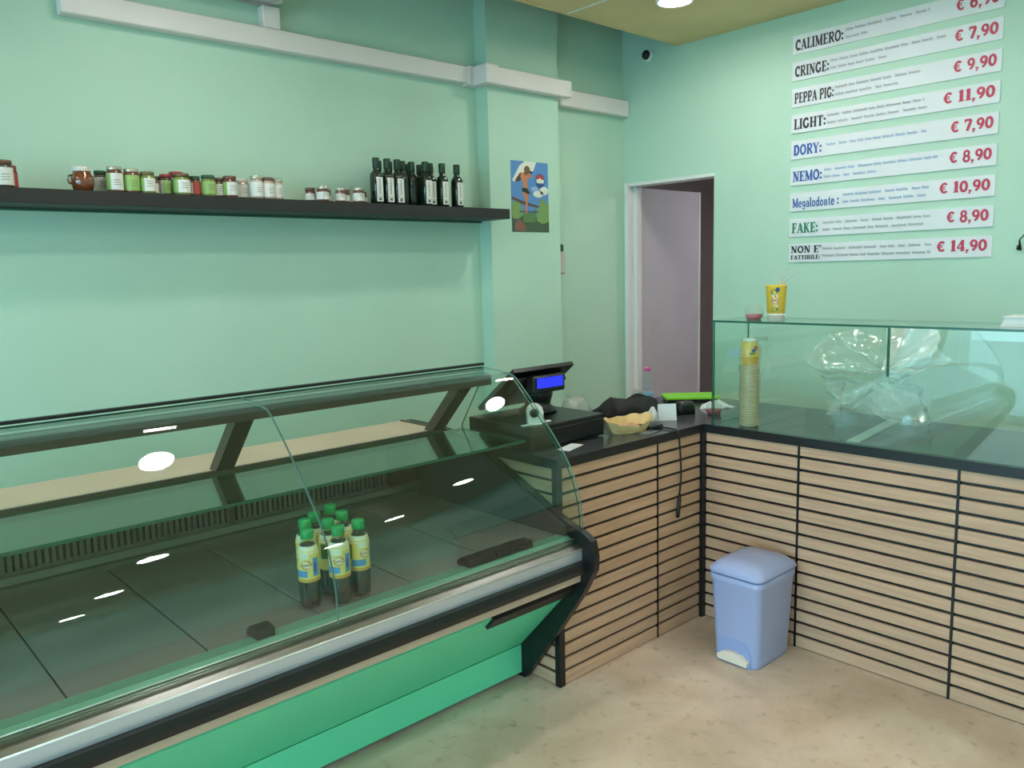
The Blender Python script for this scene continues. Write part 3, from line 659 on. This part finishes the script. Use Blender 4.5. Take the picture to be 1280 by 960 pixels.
# ------------------------------------------------------------------ shelf goods
OILG = mat('oil_glass', (22, 34, 22), .08, spec=.7); OCAP = mat('oil_cap', (26, 56, 40), .45); LAB = mat('goods_label', (222, 220, 214), .5, noise=.03, nscale=80)
INKS = mat('label_ink', (90, 92, 90), .5)
def oil_bottle(loc, label):
    t = thing('oil_bottle', loc, label, 'bottle', 'dark oil bottles on the shelf')
    MB().lathe([(.024, 0), (.0265, .004), (.0265, .135), (.024, .147), (.014, .16), (.0115, .168), (.0115, .18)], OILG, n=20, sq=5).build('body', t)
    MB().lathe([(.0155, .172), (.0172, .175), (.0175, .218), (.016, .222), (0, .222)], OCAP, n=16).build('cap', t)
    mb = MB(); mb.box(-.018, .0185, -.0275, -.0268, .012, .128, LAB)
    for k in range(9): mb.poly([(-.004+(k % 2)*.002, -.0278, .05+k*.008), (.004, -.0278, .05+k*.008), (.004, -.0278, .0545+k*.008), (-.004+(k % 2)*.002, -.0278, .0545+k*.008)], INKS)
    mb.box(-.008, .008, -.0279, -.0276, .018, .03, INKS); mb.box(-.015, .016, -.0279, -.0276, .034, .0355, INKS)
    mb.build('label', t, fix=False); return t
ob = None
obs = [(2.256, 3.425, 'leftmost of the dark oil bottles, white label'), (2.32, 3.425, 'second oil bottle from left, cream label'), (2.38, 3.425, 'third oil bottle from left, label with pinkish tint'),
       (2.435, 3.46, 'unlabelled-looking oil bottle just right of the third'), (2.492, 3.46, 'dark oil bottle in middle of the group'), (2.545, 3.415, 'labelled oil bottle right of the dark middle ones'),
       (2.60, 3.45, 'oil bottle whose label overlaps its left neighbour'), (2.66, 3.425, 'oil bottle with printed label second from right end'), (2.757, 3.425, 'oil bottle standing alone at right end of group'),
       (2.325, 3.51, 'oil bottle behind the leftmost one'), (2.39, 3.51, 'oil bottle behind the second one from left'), (2.46, 3.53, 'oil bottle in back row behind the dark gap'), (2.525, 3.53, 'oil bottle in back row at middle'), (2.59, 3.525, 'oil bottle in back row right of middle'), (2.655, 3.52, 'oil bottle behind the second from right end')]
for i, (x, y, l) in enumerate(obs):
    if ob is None: ob = oil_bottle((x, y, SZ), l)
    else: copy_thing(ob, (x, y, SZ), l, rz=PI if i in (3, 4) else 0)
JL = {'steel': mat('lid_steel', (196, 188, 172), .3, metal=.7), 'red': mat('lid_red', (160, 52, 56), .4), 'green': mat('lid_green', (42, 78, 52), .4), 'olive': mat('lid_olive', (110, 104, 66), .4, metal=.3), 'brown': mat('lid_brown', (118, 84, 70), .4, metal=.3), 'white': mat('lid_white', (216, 210, 204), .4)}
JC = {'red': mat('jar_red', (112, 66, 54), .15, spec=.7), 'green': mat('jar_green', (120, 132, 70), .15, spec=.7), 'dark': mat('jar_dark', (78, 66, 62), .15, spec=.7), 'pale': mat('jar_pale', (186, 164, 150), .15, spec=.7), 'honey': mat('jar_honey', (116, 58, 26), .1, spec=.8, coat=.5)}
LGRN = mat('label_lime', (150, 184, 104), .5); LREDJ = mat('label_brick', (180, 66, 60), .5)
JN = 0
def jar(x, y, hgt, r, lid, cont, left=None, label='', right=None, z=SZ, rz=0, full=True):
    """left/right = colours of the left and right halves of the paper label"""
    t = thing('glass_jar', (x, y, z), label, 'jar', 'jars on the shelf', rz)
    lh = .013
    MB().lathe([(r*.88, 0), (r*.97, .003), (r, .008), (r, hgt-.024), (r*.9, hgt-.018), (r*.84, hgt-.014)], JC[cont], n=20).build('body', t)
    MB().lathe([(r*.9, hgt-.0135), (r*.92, hgt-.0125), (r*.92, hgt-.002), (r*.88, hgt), (0, hgt)], JL[lid], n=20).build('lid', t)
    mb = MB(); c = -1.95; z0, z1 = .010, hgt-.026
    if left: band(mb, r+.0006, z0, z1, c-1.5, c-.4, left, 7)
    if right: band(mb, r+.0006, z0, z1, c-.4, c+1.5, right, 8)
    if right:
        for k in range(3): band(mb, r+.001, z0+.018+k*.009, z0+.020+k*.009, c, c+.8, INKS, 4)
    if left or right: mb.build('label', t, fix=False)
    return t
def jx(px, y=3.43):   # shelf x from the picture column at jar height, computed once for the layout
    return None
W_ = LAB
JARS = [
 (.675, 3.43, .098, .034, 'brown', 'dark', W_, W_, 'leftmost jar at frame edge, brown lid and white label'),
 (.728-.02, 3.50, .09, .028, 'red', 'red', None, LREDJ, 'jar with red side peeping out behind the leftmost jar'),
 (1.022, 3.50, .09, .026, 'green', 'dark', W_, W_, 'grey-labelled jar behind the first green-and-white label jar'),
 (1.050, 3.42, .099, .030, 'steel', 'red', LGRN, W_, 'green-and-white labelled jar with shiny lid, nearest the honey pot'),
 (1.112, 3.42, .095, .030, 'steel', 'red', LGRN, LGRN, 'wide lime-labelled jar with shiny lid'),
 (1.160, 3.47, .09, .026, 'steel', 'pale', LGRN, W_, 'small jar behind the wide lime-labelled one'),
 (1.170, 3.41, .086, .028, 'olive', 'green', LGRN, W_, 'olive-lidded jar with green and white label'),
 (1.205, 3.46, .074, .023, 'brown', 'red', W_, W_, 'small reddish jar right of the olive-lidded jar'),
 (1.235, 3.50, .08, .025, 'green', 'dark', W_, W_, 'jar at back left of the red-lidded cluster'),
 (1.262, 3.47, .088, .026, 'red', 'dark', W_, LGRN, 'red-lidded jar left in the middle cluster'),
 (1.318, 3.50, .104, .031, 'red', 'dark', W_, W_, 'tallest red-lidded jar at back of the middle cluster'),
 (1.304, 3.41, .087, .033, 'brown', 'green', LGRN, W_, 'broad jar with green and white label at front of middle cluster'),
 (1.352, 3.46, .084, .026, 'green', 'dark', W_, W_, 'dark-lidded jar half hidden right of the broad jar'),
 (1.366, 3.43, .082, .022, 'green', 'red', W_, LREDJ, 'jar with brick-red label edge'),
 (1.418, 3.42, .088, .030, 'green', 'green', LGRN, LGRN, 'dark-green-lidded jar with lime label standing alone'),
 (1.476, 3.45, .083, .024, 'brown', 'dark', W_, W_, 'dark jar left of the last green-and-white jar'),
 (1.512, 3.42, .09, .030, 'brown', 'red', LGRN, W_, 'last green-and-white labelled jar before the white ones'),
 (1.596, 3.48, .09, .026, 'white', 'pale', W_, W_, 'white-labelled jar at back left of the four white jars'),
 (1.632, 3.42, .098, .028, 'steel', 'pale', W_, W_, 'tallest of the white-labelled jars'),
 (1.686, 3.42, .094, .027, 'brown', 'pale', W_, W_, 'third white-labelled jar with brownish lid'),
 (1.735, 3.43, .092, .024, 'steel', 'pale', W_, W_, 'rightmost of the four tall white-labelled jars'),
 (1.918, 3.47, .066, .025, 'brown', 'red', W_, W_, 'squat jar at left of first squat trio'),
 (1.954, 3.42, .070, .029, 'steel', 'red', W_, W_, 'widest squat jar in the first squat trio'),
 (1.995, 3.46, .060, .024, 'brown', 'pale', W_, W_, 'lowest squat jar at right of the first trio'),
 (2.052, 3.43, .068, .024, 'steel', 'red', W_, W_, 'squat jar starting the last group before the bottles'),
 (2.092, 3.45, .064, .024, 'brown', 'red', W_, W_, 'second squat jar in last group before the bottles'),
 (2.146, 3.42, .072, .029, 'steel', 'red', W_, W_, 'wide squat jar in the last group before bottles'),
 (2.185, 3.45, .058, .024, 'brown', 'red', W_, W_, 'small squat jar touching the first oil bottle')]
for (x, y, h, r, lid, cont, l, rgt, lab) in JARS: jar(x, y, h, r, lid, cont, l, lab, rgt)
t = thing('honey_pot', (.935, 3.425, SZ), 'rounded amber glass pot with silver-white lid', 'jar')
MB().lathe([(.026, 0), (.034, .006), (.0405, .03), (.041, .045), (.036, .062), (.03, .07), (.03, .076)], JC['honey'], n=24).build('body', t)
MB().lathe([(.032, .074), (.033, .076), (.033, .09), (.031, .092), (0, .092)], JL['white'], n=24).build('lid', t)
MB().tube([(-.036, 0, .06), (-.047, 0, .056), (-.05, 0, .042), (-.046, 0, .03), (-.04, 0, .028)], .004, JC['honey']).build('handle', t)

# ------------------------------------------------------------------ pedal bin
BB = mat('bin_blue', (164, 174, 216), .35, noise=.02); BL = mat('bin_lid_blue', (164, 174, 216), .28, noise=.02); PED = mat('pedal_cream', (236, 220, 204), .5); SEAMB = mat('bin_gap', (50, 66, 110), .6)
def rrect(cx, cy, hx, hy, r, n=5):
    P = []
    for sx, sy, a in ((1, 1, 0), (-1, 1, 90), (-1, -1, 180), (1, -1, 270)):
        for i in range(n+1):
            g = math.radians(a+90*i/n); P.append((cx+sx*(hx-r)+r*math.cos(g), cy+sy*(hy-r)+r*math.sin(g)))
    return P
def loft(mb, rings, m, cap0=True, cap1=True):
    n = len(rings[0][0]); vs = [(p[0], p[1], z) for ring, z in rings for p in ring]
    mb.add(vs, [(j*n+i, j*n+(i+1) % n, (j+1)*n+(i+1) % n, (j+1)*n+i) for j in range(len(rings)-1) for i in range(n)], m, True)
    c = []
    if cap0: c.append(tuple(range(n-1, -1, -1)))
    if cap1: c.append(tuple((len(rings)-1)*n+i for i in range(n)))
    if c: mb.add(vs, c, m)
    return mb
bt = thing('pedal_bin', (2.868, 1.712, 0), 'pale blue plastic pedal bin with domed lid in front of slatted counter', 'bin')
mb = MB()
loft(mb, [(rrect(0, 0, .128, .098, .03), 0), (rrect(0, 0, .13, .1, .032), .01), (rrect(0, 0, .145, .115, .035), .335), (rrect(0, 0, .148, .118, .035), .34), (rrect(0, 0, .150, .120, .035), .365), (rrect(0, 0, .14, .11, .035), .367)], BB)
body = mb.build('body', bt)
MB().prism([(-.075, .0), (-.075, .05), (-.06, .1), (-.035, .13), (0, .142), (.035, .13), (.06, .1), (.075, .05), (.075, 0)], -.1345, -.1265, mat('bin_blue_recess', (148, 164, 214), .4), axis='x').build('front_arch', body)
MB().prism([(-.066, .012), (-.07, .03), (-.04, .05), (0, .057), (.04, .05), (.07, .03), (.066, .012)], -.152, -.125, PED, axis='x').build('pedal', bt)
loft(MB(), [(rrect(0, 0, .146, .116, .036), .3672), (rrect(0, 0, .146, .116, .036), .372)], SEAMB).build('lid_gap', bt)
loft(MB(), [(rrect(0, 0, .152, .122, .036), .372), (rrect(0, 0, .155, .124, .038), .378), (rrect(0, 0, .152, .121, .04), .39), (rrect(0, 0, .13, .1, .05), .412), (rrect(0, 0, .09, .068, .05), .424), (rrect(0, 0, .04, .03, .028), .429)], BL).build('lid', bt)
MB().box(.145, .166, -.04, .04, .35, .395, BL, bev=.005).build('hinge', bt)

# ------------------------------------------------------------------ register corner
SCR = mat('display_blue', (36, 44, 214), .3, emit=.75, emitcol=(36, 44, 224))
REG = mat('register_black', (15, 15, 17), .35, noise=.1, nscale=20)
t = thing('cash_box', (2.34, 2.42, CT), 'wide black steel cash drawer beneath the register', 'cash drawer')
hb = MB().box(-.21, .211, -.185, .2, .006, .097, REG, bev=.003).build('housing', t)
MB().box(-.2, .2, -.19, -.184, .014, .078, REG, bev=.002).build('drawer_front', t)
for x in (-.19, .17): MB().box(x, x+.02, -.17, -.15, 0, .006, BPLAST).build('foot', hb)
for x in (-.19, .17): MB().box(x, x+.02, .16, .18, 0, .006, BPLAST).build('foot', hb)
t = thing('cash_register', (2.37, 2.5, CT+.0975), 'black touch-screen cash register with small blue lit customer display', 'cash register')
a, b_ = (2.398-2.5, 1.197-1.0025), (2.625-2.5, 1.018-1.0025)
MB().prism([a, (a[0]+.012, a[1]+.014), (b_[0]+.012, b_[1]+.014), b_], 2.195-2.37, 2.545-2.37, REG).build('monitor', t)
MB().prism([(a[0]+.03, a[1]-.03), (a[0]+.10, a[1]-.082), (a[0]+.08, a[1]-.10), (a[0]+.015, a[1]-.06)], 2.23-2.37, 2.51-2.37, REG).build('monitor_back_housing', t)
MB().lathe([(.08, .0), (.085, .006), (.08, .014), (.055, .03), (.058, .05), (.066, .075), (.066, .1), (.05, .125)], REG, c=(.03, -.02, 0), n=24).build('stand', t)
cu = MB().box(2.27-2.37, 2.455-2.37, -.135, -.085, .1, .172, REG, bev=.006).build('customer_display', t)
sc = MB().box(2.288-2.37, 2.438-2.37, -.1375, -.134, .121, .163, SCR).build('display_screen', cu, label='glowing blue customer display')
# tilt like photo
t = thing('web_camera', (2.185, 2.275, CT+.0975), 'small white camera with round black lens on drawer corner', 'camera')
MB().lathe([(.03, 0), (.031, .003), (.03, .006), (0, .007)], WHITE, n=24).build('base', t)
MB().box(-.07, .085, -.01, .01, 0, .006, WHITE, bev=.002).build('base_bar', t)
MB().prism([(-.03, .004), (-.032, .05), (-.026, .07), (-.012, .083), (.012, .083), (.026, .07), (.032, .05), (.03, .004)], -.014, .014, WHITE, axis='y', smooth=False).build('body', t, rz=-.5)
MB().lathe([(.018, 0), (.018, -.006), (.012, -.008), (0, -.006)], BPLAST, c=(-.0068, -.0135, .048), n=20, axis='y').build('lens', t, rz=-.5)

def sheet(name, loc, w, d, m, label, cat, rz=0, th=.0012, group=None):
    ob_ = MB().box(-w/2, w/2, -d/2, d/2, 0, th, m).build(name, loc=(loc[0], loc[1], loc[2]), rz=rz); tag(ob_, label, cat, group); return ob_
sheet('receipt', (2.29, 2.185, CT+.0003), .13, .055, PAPER, 'white slip of paper on worktop in front of cash drawer', 'paper', .3)
KR = mat('kraft_paper', (226, 196, 140), .6, noise=.08, nscale=30); KR2 = mat('kraft_print', (206, 150, 120), .6, noise=.2, nscale=50)
# paper parcel : crumpled boat
def blob(nu, nv, fn): 
    vs = [fn(i/(nu), j/(nv-1)) for j in range(nv) for i in range(nu)]
    fs = [(j*nu+i, j*nu+(i+1) % nu, (j+1)*nu+(i+1) % nu, (j+1)*nu+i) for j in range(nv-1) for i in range(nu)]
    fs += [tuple(range(nu-1, -1, -1)), tuple((nv-1)*nu+i for i in range(nu))]
    return vs, fs
def crumple(name, loc, sx, sy, sz, m, label, cat, seed, rz=0, amp=.15, peaks=None, nu=28, nv=9, top=.35, parent=None):
    rg = random.Random(seed); ph = [rg.uniform(0, 6.28) for _ in range(8)]
    def fn(u, v):
        a = 2*PI*u; prof = math.sin(PI*(.12+.88*(1-v))*.5)**.6 if v > 0 else .9
        r = (1-(1-top)*v**2)*(1+amp*math.sin(3*a+ph[0]+2*v)*.6+amp*.5*math.sin(5*a+ph[1]-3*v)+amp*.35*math.sin(9*a+ph[2]+5*v))
        z = sz*v*(1+amp*1.2*math.sin(2*a+ph[3])+amp*.6*math.sin(5*a+ph[4]))
        return (sx/2*r*math.cos(a), sy/2*r*math.sin(a), max(0, z))
    vs, fs = blob(nu, nv, fn); mb = MB(); mb.add(vs, fs, m, cat in ('plastic bag', 'cloth bag', 'bag'))
    if parent: return mb.build(name, parent)
    ob_ = mb.build(name, loc=loc, rz=rz); return tag(ob_, label, cat)
t = thing('paper_tray', (2.685, 2.215, CT), 'crumpled kraft paper food tray with pinkish print on counter edge', 'food tray', rz=-.08)
def tr(u, v):
    a = 2*PI*u; ca, sa = math.cos(a), math.sin(a); r = .7+.3*v
    z = .004+.042*v**1.3*(1+.55*math.cos(2*a)*.4+.45*max(0, math.cos(a-2.1))+.25*max(0, math.cos(a-.2)))+.004*math.sin(9*a)
    return (.135*r*ca, .07*r*sa*(1+.05*math.sin(7*a)), z*(v > 0)+.001)
mb = MB(); vs = [tr(i/32, j/6) for j in range(7) for i in range(32)]
mb.add(vs, [(j*32+i, j*32+(i+1) % 32, (j+1)*32+(i+1) % 32, (j+1)*32+i) for j in range(6) for i in range(32)]+[tuple(range(31, -1, -1))], KR)
mb.build('tray', t, fix=False)
crumple('crumpled_lining', None, .17, .08, .028, KR2, '', '', 5, parent=t, amp=.12, top=.6)
WB = glass('white_film', (.9, .93, .92), haze=.6, hazecol=(214, 220, 216), rough=.2)
crumple('plastic_bag', (2.72, 2.56, CT), .18, .13, .1, WB, 'whitish translucent plastic bag behind the paper tray', 'plastic bag', 11, top=.5)
BK = mat('black_cloth', (20, 20, 22), .7, noise=.2, nscale=30)
crumple('cloth_bag', (3.03, 2.50, CT), .38, .16, .075, BK, 'soft black bag slumped across worktop behind white card', 'bag', 23, rz=-.35, amp=.13, top=.55, nu=40)
t = thing('folded_card', (3.0, 2.24, CT), 'small white folded card standing up on the worktop', 'card', rz=-.7)
MB().prism([(0, 0), (.02, .075), (.022, .0745), (.0022, 0)], -.042, .042, PAPER, axis='x').build('front_leaf', t)
MB().prism([(.042, 0), (.0225, .0745), (.0215, .0725), (.04, 0)], -.042, .042, PAPER, axis='x').build('back_leaf', t)
crumple('tissue', (2.965, 2.30, CT), .07, .05, .045, PAPER, 'small crumpled white tissue left of the folded card', 'tissue', 31, amp=.25)
t = thing('card_terminal', (3.2, 2.29, CT), 'rounded black device standing right of the white card', 'card reader', rz=-.5)
loft(MB(), [(rrect(0, 0, .045, .032, .015), 0), (rrect(0, 0, .047, .034, .018), .01), (rrect(0, 0, .045, .032, .02), .045), (rrect(0, 0, .036, .025, .018), .058)], REG).build('body', t)
MB().box(-.025, .025, -.012, .012, .0582, .0592, mat('terminal_glass', (60, 68, 70), .15)).build('screen', t)
t = thing('water_bottle', (3.36, 2.66-.02, CT), 'clear plastic water bottle with pink cap by the doorway', 'bottle')
PET = glass('water_pet', (.9, .93, .95), haze=.1, ior=1.4)
MB().lathe([(.02, 0), (.028, .004), (.03, .02), (.028, .04), (.03, .06), (.03, .09), (.027, .1), (.03, .112), (.028, .13), (.018, .15), (.012, .158), (.012, .168)], PET, n=20).build('body', t)
MB().lathe([(.0145, .166), (.0145, .182), (.012, .184), (0, .184)], mat('pink_cap', (226, 76, 168), .4), n=16).build('cap', t)
MB().lathe([(.0308, .022), (.0308, .052)], mat('water_label', (120, 172, 206), .4, noise=.25, nscale=50), n=20).build('label', t, fix=False)
crumple('clear_bag', (3.25, 2.62, CT), .16, .09, .06, glass('clear_film', (.94, .95, .95), haze=.12, rough=.15), 'clear crumpled plastic bag left of water bottle', 'plastic bag', 77, amp=.25)
t = thing('green_folder', (3.54, 2.50, CT), 'lime green folder lying on papers by the glass screen', 'folder', rz=-.75)
MB().box(-.13, .13, -.075, .075, .004, .016, BPLAST).build('papers', t, label='dark papers under the folder')
MB().box(-.14, .14, -.08, .08, .0165, .03, mat('lime_green', (128, 208, 44), .4, noise=.04), bev=.002).build('cover', t)
crumple('paper_napkins', (3.43, 2.27, CT), .16, .07, .03, PAPER, 'loose white papers on worktop behind the card reader', 'paper', 41, amp=.2, rz=-.7)
sheet('silver_packet', (2.72, 2.135, CT+.0004), .085, .05, mat('silver_film', (150, 152, 156), .25, metal=.5), 'flat silver packet at worktop edge near paper tray', 'packet', .2, .003)
t = thing('charger_cable', (2.83, 2.15, CT), 'black power cable trailing over worktop edge and down the oak slats', 'cable')
MB().tube([(-.03, .05, .006), (-.02, .02, .006), (.0, -.03, .006), (.0, -.075, .005), (.002, -.09, -.002), (.004, -.094, -.03), (.018, -.09, -.1), (.026, -.088, -.16), (.026, -.088, -.22), (.018, -.087, -.28)], .0042, BPLAST).build('cord', t)
MB().tube([(.018, -.087, -.28), (.012, -.09, -.31), (.004, -.09, -.36), (.0, -.09, -.385)], [.005, .009, .009, .008], BPLAST).build('plug', t)
MB().box(-.075, .02, .0, .085, 0, .018, REG, bev=.004).build('adapter', t)

# ------------------------------------------------------------------ behind / on the glass screen
CUPY = mat('cup_yellow', (252, 206, 74), .4, noise=.03); CUPB = mat('cup_beige', (226, 206, 168), .5, noise=.03, nscale=40); CUPW = mat('cup_white', (230, 228, 218), .45)
FILM = glass('sleeve_film', (.93, .95, .93), haze=.12, rough=.12, ior=1.4)
t = thing('cup_stack', (3.125, 1.895, CT), 'tall stack of beige and yellow paper cups in clear sleeve behind the glass', 'cup stack')
mb = MB()
for k in range(26):
    z = k*.0105; mb.lathe([(.036, z), (.041, z+.008), (.042, z+.0098), (.041, z+.0104)], CUPB, n=24)
mb.build('beige_cups', t)
mb = MB()
for k in range(4):
    z = .273+k*.009; mb.lathe([(.033, z), (.0385, z+.006), (.0395, z+.0085), (.0385, z+.009)], CUPY, n=24)
mb.lathe([(.0385, .309), (.034, .36), (.033, .372), (0, .372)], CUPY, n=24)
mb.build('yellow_cups', t)
mb = MB(); band(mb, .0375, .31, .325, -2.7, -2.0, LLEAF, 5); cyl_ell(mb, .0366, -1.9, .345, .3, .01, LRED); cyl_ell(mb, .038, -2.2, .335, .25, .008, LNAVY); mb.build('cup_print', t, fix=False)
MB().lathe([(.033, .3725), (.034, .375), (.03, .384), (0, .384)], CUPW, n=24).build('top_rim', t)
mb = MB(); vs = []
for j in range(24):
    for i in range(20):
        a = 2*PI*i/20; r = .0445+.0018*math.sin(3*a+j*.9)+.0012*math.sin(7*a-j*1.7)
        if j > 21: r *= .8
        vs.append((r*math.cos(a), r*math.sin(a), .001+j*.0166))
mb.add(vs, [(j*20+i, j*20+(i+1) % 20, (j+1)*20+(i+1) % 20, (j+1)*20+i) for j in range(23) for i in range(20)], FILM, True); mb.build('clear_sleeve', t, fix=False)
MB().tube([(.0, -.02, .378), (.01, -.045, .384), (.02, -.07, .386)], [.012, .006, .01], FILM).build('sleeve_knot', t)
GT = CT+.4645
t = thing('yellow_cup', (3.15, 1.79, GT), 'yellow paper drinks cup holding straws on the glass top', 'cup')
MB().lathe([(.0345, 0), (.0345, .018), (.035, .0181), (.0365, .03)], CUPW, n=28).build('base_band', t)
MB().lathe([(.0352, .0185), (.0435, .143), (.0455, .145), (.0445, .149), (.042, .149), (.0335, .022), (0, .022)], CUPY, n=28).build('cup', t)
mb = MB(); c = -2.75
def cr_(z): return .0352+.0083*(z-.0185)/.1245+.0007
for (ac, zc, ra, rz_, m) in ((c-.1, .12, .35, .012, LLEAF), (c+.02, .103, .28, .012, LWHT), (c, .085, .36, .0145, LRED), (c, .085, .3, .0108, LWHT), (c+.1, .064, .26, .01, CUPB), (c-.02, .047, .34, .01, LLEAF), (c+.25, .13, .2, .01, LNAVY)):
    r = cr_(zc)
    mb.poly([(cr_(zc+rz_*math.sin(2*PI*i/16))*math.cos(ac+ra*math.cos(2*PI*i/16)), cr_(zc+rz_*math.sin(2*PI*i/16))*math.sin(ac+ra*math.cos(2*PI*i/16)), zc+rz_*math.sin(2*PI*i/16)) for i in range(16)], m)
mb.build('cup_print', t, fix=False)
mb = MB(); P, wd = text_polys('lipton', .01, .02)
for p in P: mb.poly([(cr_(.085+v)*1.02*math.cos(c-.27+u/.04), cr_(.085+v)*1.02*math.sin(c-.27+u/.04), .081+v) for u, v in p], LRED)
mb.build('logo_lettering', t, fix=False)
STR = glass('straw_clear', (.86, .9, .92), haze=.8, rough=.1)
for (dx, dy, h, bx, by) in ((.0, -.012, .20, -.006, -.01), (.004, -.03, .185, .004, -.035), (-.004, -.026, .2, .01, -.028)):
    MB().tube([(dx*.3, dy*.3, .03), (dx, dy, h*.85), (dx+bx, dy+by, h), (dx+bx*1.8, dy+by*2, h+.014)], .0042, STR).build('straw', t)
t = thing('dessert_tub', (3.17, 1.905, GT), 'small clear tub with pink filling on the glass top', 'tub')
MB().lathe([(.028, .001), (.036, .012), (.038, .022), (0, .023)], mat('pink_filling', (190, 110, 118), .5, noise=.2, nscale=60), n=20).build('filling', t)
MB().lathe([(.03, 0), (.04, .024), (.042, .035), (.034, .055), (.015, .066), (0, .068)], FILM, n=20).build('tub', t)
t = thing('dessert_tub', (3.26, 2.165, CT), 'small clear tub with reddish filling on the worktop behind the glass edge', 'tub')
MB().lathe([(.026, .001), (.034, .012), (.035, .026), (0, .03)], mat('red_filling', (176, 66, 84), .5, noise=.2, nscale=60), n=20).build('filling', t)
MB().lathe([(.028, 0), (.038, .03), (.036, .05), (.015, .062), (0, .064)], FILM, n=20).build('tub', t)
t = thing('white_tray', (3.19, .90, GT), 'white flat tray on glass top at right edge of picture', 'tray')
mb = MB(); n = 4
r0 = [(-.05, -.12), (.05, -.12), (.05, .03), (-.05, .03)]; r1 = [(-.06, -.135), (.06, -.135), (.06, .055), (-.06, .055)]
mb.add([(*p, 0) for p in [(-.05, -.12), (.05, -.12), (.05, .035), (-.05, .035)]]+[(*p, .032) for p in [(-.055, -.13), (.055, -.13), (.055, .018), (-.055, .018)]], [(3, 2, 1, 0), (4, 5, 6, 7), (0, 1, 5, 4), (1, 2, 6, 5), (2, 3, 7, 6), (3, 0, 4, 7)], WHITE)
mb.build('tray', t)
MB().box(-.062, .062, -.137, .024, .0325, .037, WHITE, bev=.001).build('lid', t)
# big crumpled plastic bag : two fanned lobes
BAG = glass('bag_film', (.95, .965, .96), haze=.10, rough=.22, ior=1.6, hazecol=(235, 245, 240))
def lobe(mb, cy, cz, pts, x0, seed, ridges, m=BAG, lean=0):
    """fan of film from a pinch point (cy,cz) to outline pts (y,z); ridged so it catches the lamps"""
    rg = random.Random(seed); N = 60; M = 14
    out = []
    seg = len(pts)-1
    for i in range(N+1):
        f = i/N*seg; k = min(int(f), seg-1); q = f-k
        out.append((pts[k][0]*(1-q)+pts[k+1][0]*q, pts[k][1]*(1-q)+pts[k+1][1]*q))
    vs = []
    for j in range(M+1):
        v = j/M
        for i, (y, z) in enumerate(out):
            u = i/N
            x = x0+.05*v*math.sin(u*PI*ridges)+.02*v*math.sin(u*37+seed+3*v)+.012*math.sin(v*19+u*23+seed)*v+.05*(1-v)+lean*max(0, z-cz)*v+.018*v*(abs((u*ridges*1.7) % 2-1)-.5)
            yy = cy+(y-cy)*v+.006*math.sin(u*31+v*11); zz = cz+(z-cz)*v+.006*math.sin(u*27-v*13+seed)
            vs.append((x, yy, max(.002, zz)))
    mb.add(vs, [(j*(N+1)+i, j*(N+1)+i+1, (j+1)*(N+1)+i+1, (j+1)*(N+1)+i) for j in range(M) for i in range(N)], m, True)
org = (3.3, 1.42, CT); t = thing('plastic_bag', org, 'large crumpled clear plastic bag catching light behind the glass screen', 'plastic bag')
BAG3 = glass('bag_film_sheen', (.95, .965, .96), haze=.22, rough=.2, ior=2.0, hazecol=(250, 255, 252))  # extra haze paints softer glints on the left and lower lobes
BAG2 = glass('bag_film_glare', (.95, .965, .96), haze=.88, rough=.28, ior=2.4, hazecol=(240, 250, 246))  # strong white haze paints the glare on the right lobe of clear film
mb = MB(); oy, oz = 1.42, .905
R_ = [(y-oy, z-oz) for y, z in ((1.47, 1.345), (1.36, 1.342), (1.27, 1.32), (1.20, 1.27), (1.165, 1.205), (1.24, 1.175), (1.30, 1.13))]
lobe(mb, 1.385-oy, 1.165-oz, R_, -.08, 1, 7, BAG2, 1.6); mb.build('right_lobe', t, fix=False)
mb = MB(); Lp = [(y-oy, z-oz) for y, z in ((1.46, 1.30), (1.56, 1.315), (1.66, 1.31), (1.715, 1.28), (1.71, 1.2), (1.66, 1.13), (1.57, 1.15), (1.45, 1.155))]
lobe(mb, 1.39-oy, 1.16-oz, Lp, -.02, 4, 6, BAG3, .9); mb.build('left_lobe', t, fix=False)
mb = MB(); Bp = [(y-oy, z-oz) for y, z in ((1.66, 1.13), (1.62, 1.06), (1.58, .99), (1.54, .975), (1.47, 1.04), (1.30, .96), (1.22, .98), (1.2, 1.12))]
lobe(mb, 1.42-oy, 1.12-oz, Bp, -.03, 9, 5, BAG3); mb.build('lower_lobe', t, fix=False)
BODY = glass('bag_film_thin', (.97, .98, .975), haze=.03, rough=.3, ior=1.3)
mb = MB(); vs = []
for j in range(8):
    for i in range(24):
        a = 2*PI*i/24; r = 1+.08*math.sin(5*a+j)+.05*math.sin(9*a-2*j); s_ = 1-.25*(j/7)
        vs.append((.06*r*s_*math.cos(a)+.06, .2*r*s_*math.sin(a), .001+j*.028))
mb.add(vs, [(j*24+i, j*24+(i+1) % 24, (j+1)*24+(i+1) % 24, (j+1)*24+i) for j in range(7) for i in range(24)], BODY, True); mb.build('bag_body', t, fix=False)
t = MB().box(-.3, .28, -.024, .024, .0005, .0045, glass('filmy', (.93, .96, .95), haze=.35, rough=.1)).build('clear_strip', loc=(3.38, 1.445, CT), rz=.12)  # thin see-through strip laid flat on the worktop
tag(t, 'long clear acrylic strip lying across worktop behind the glass', 'strip')
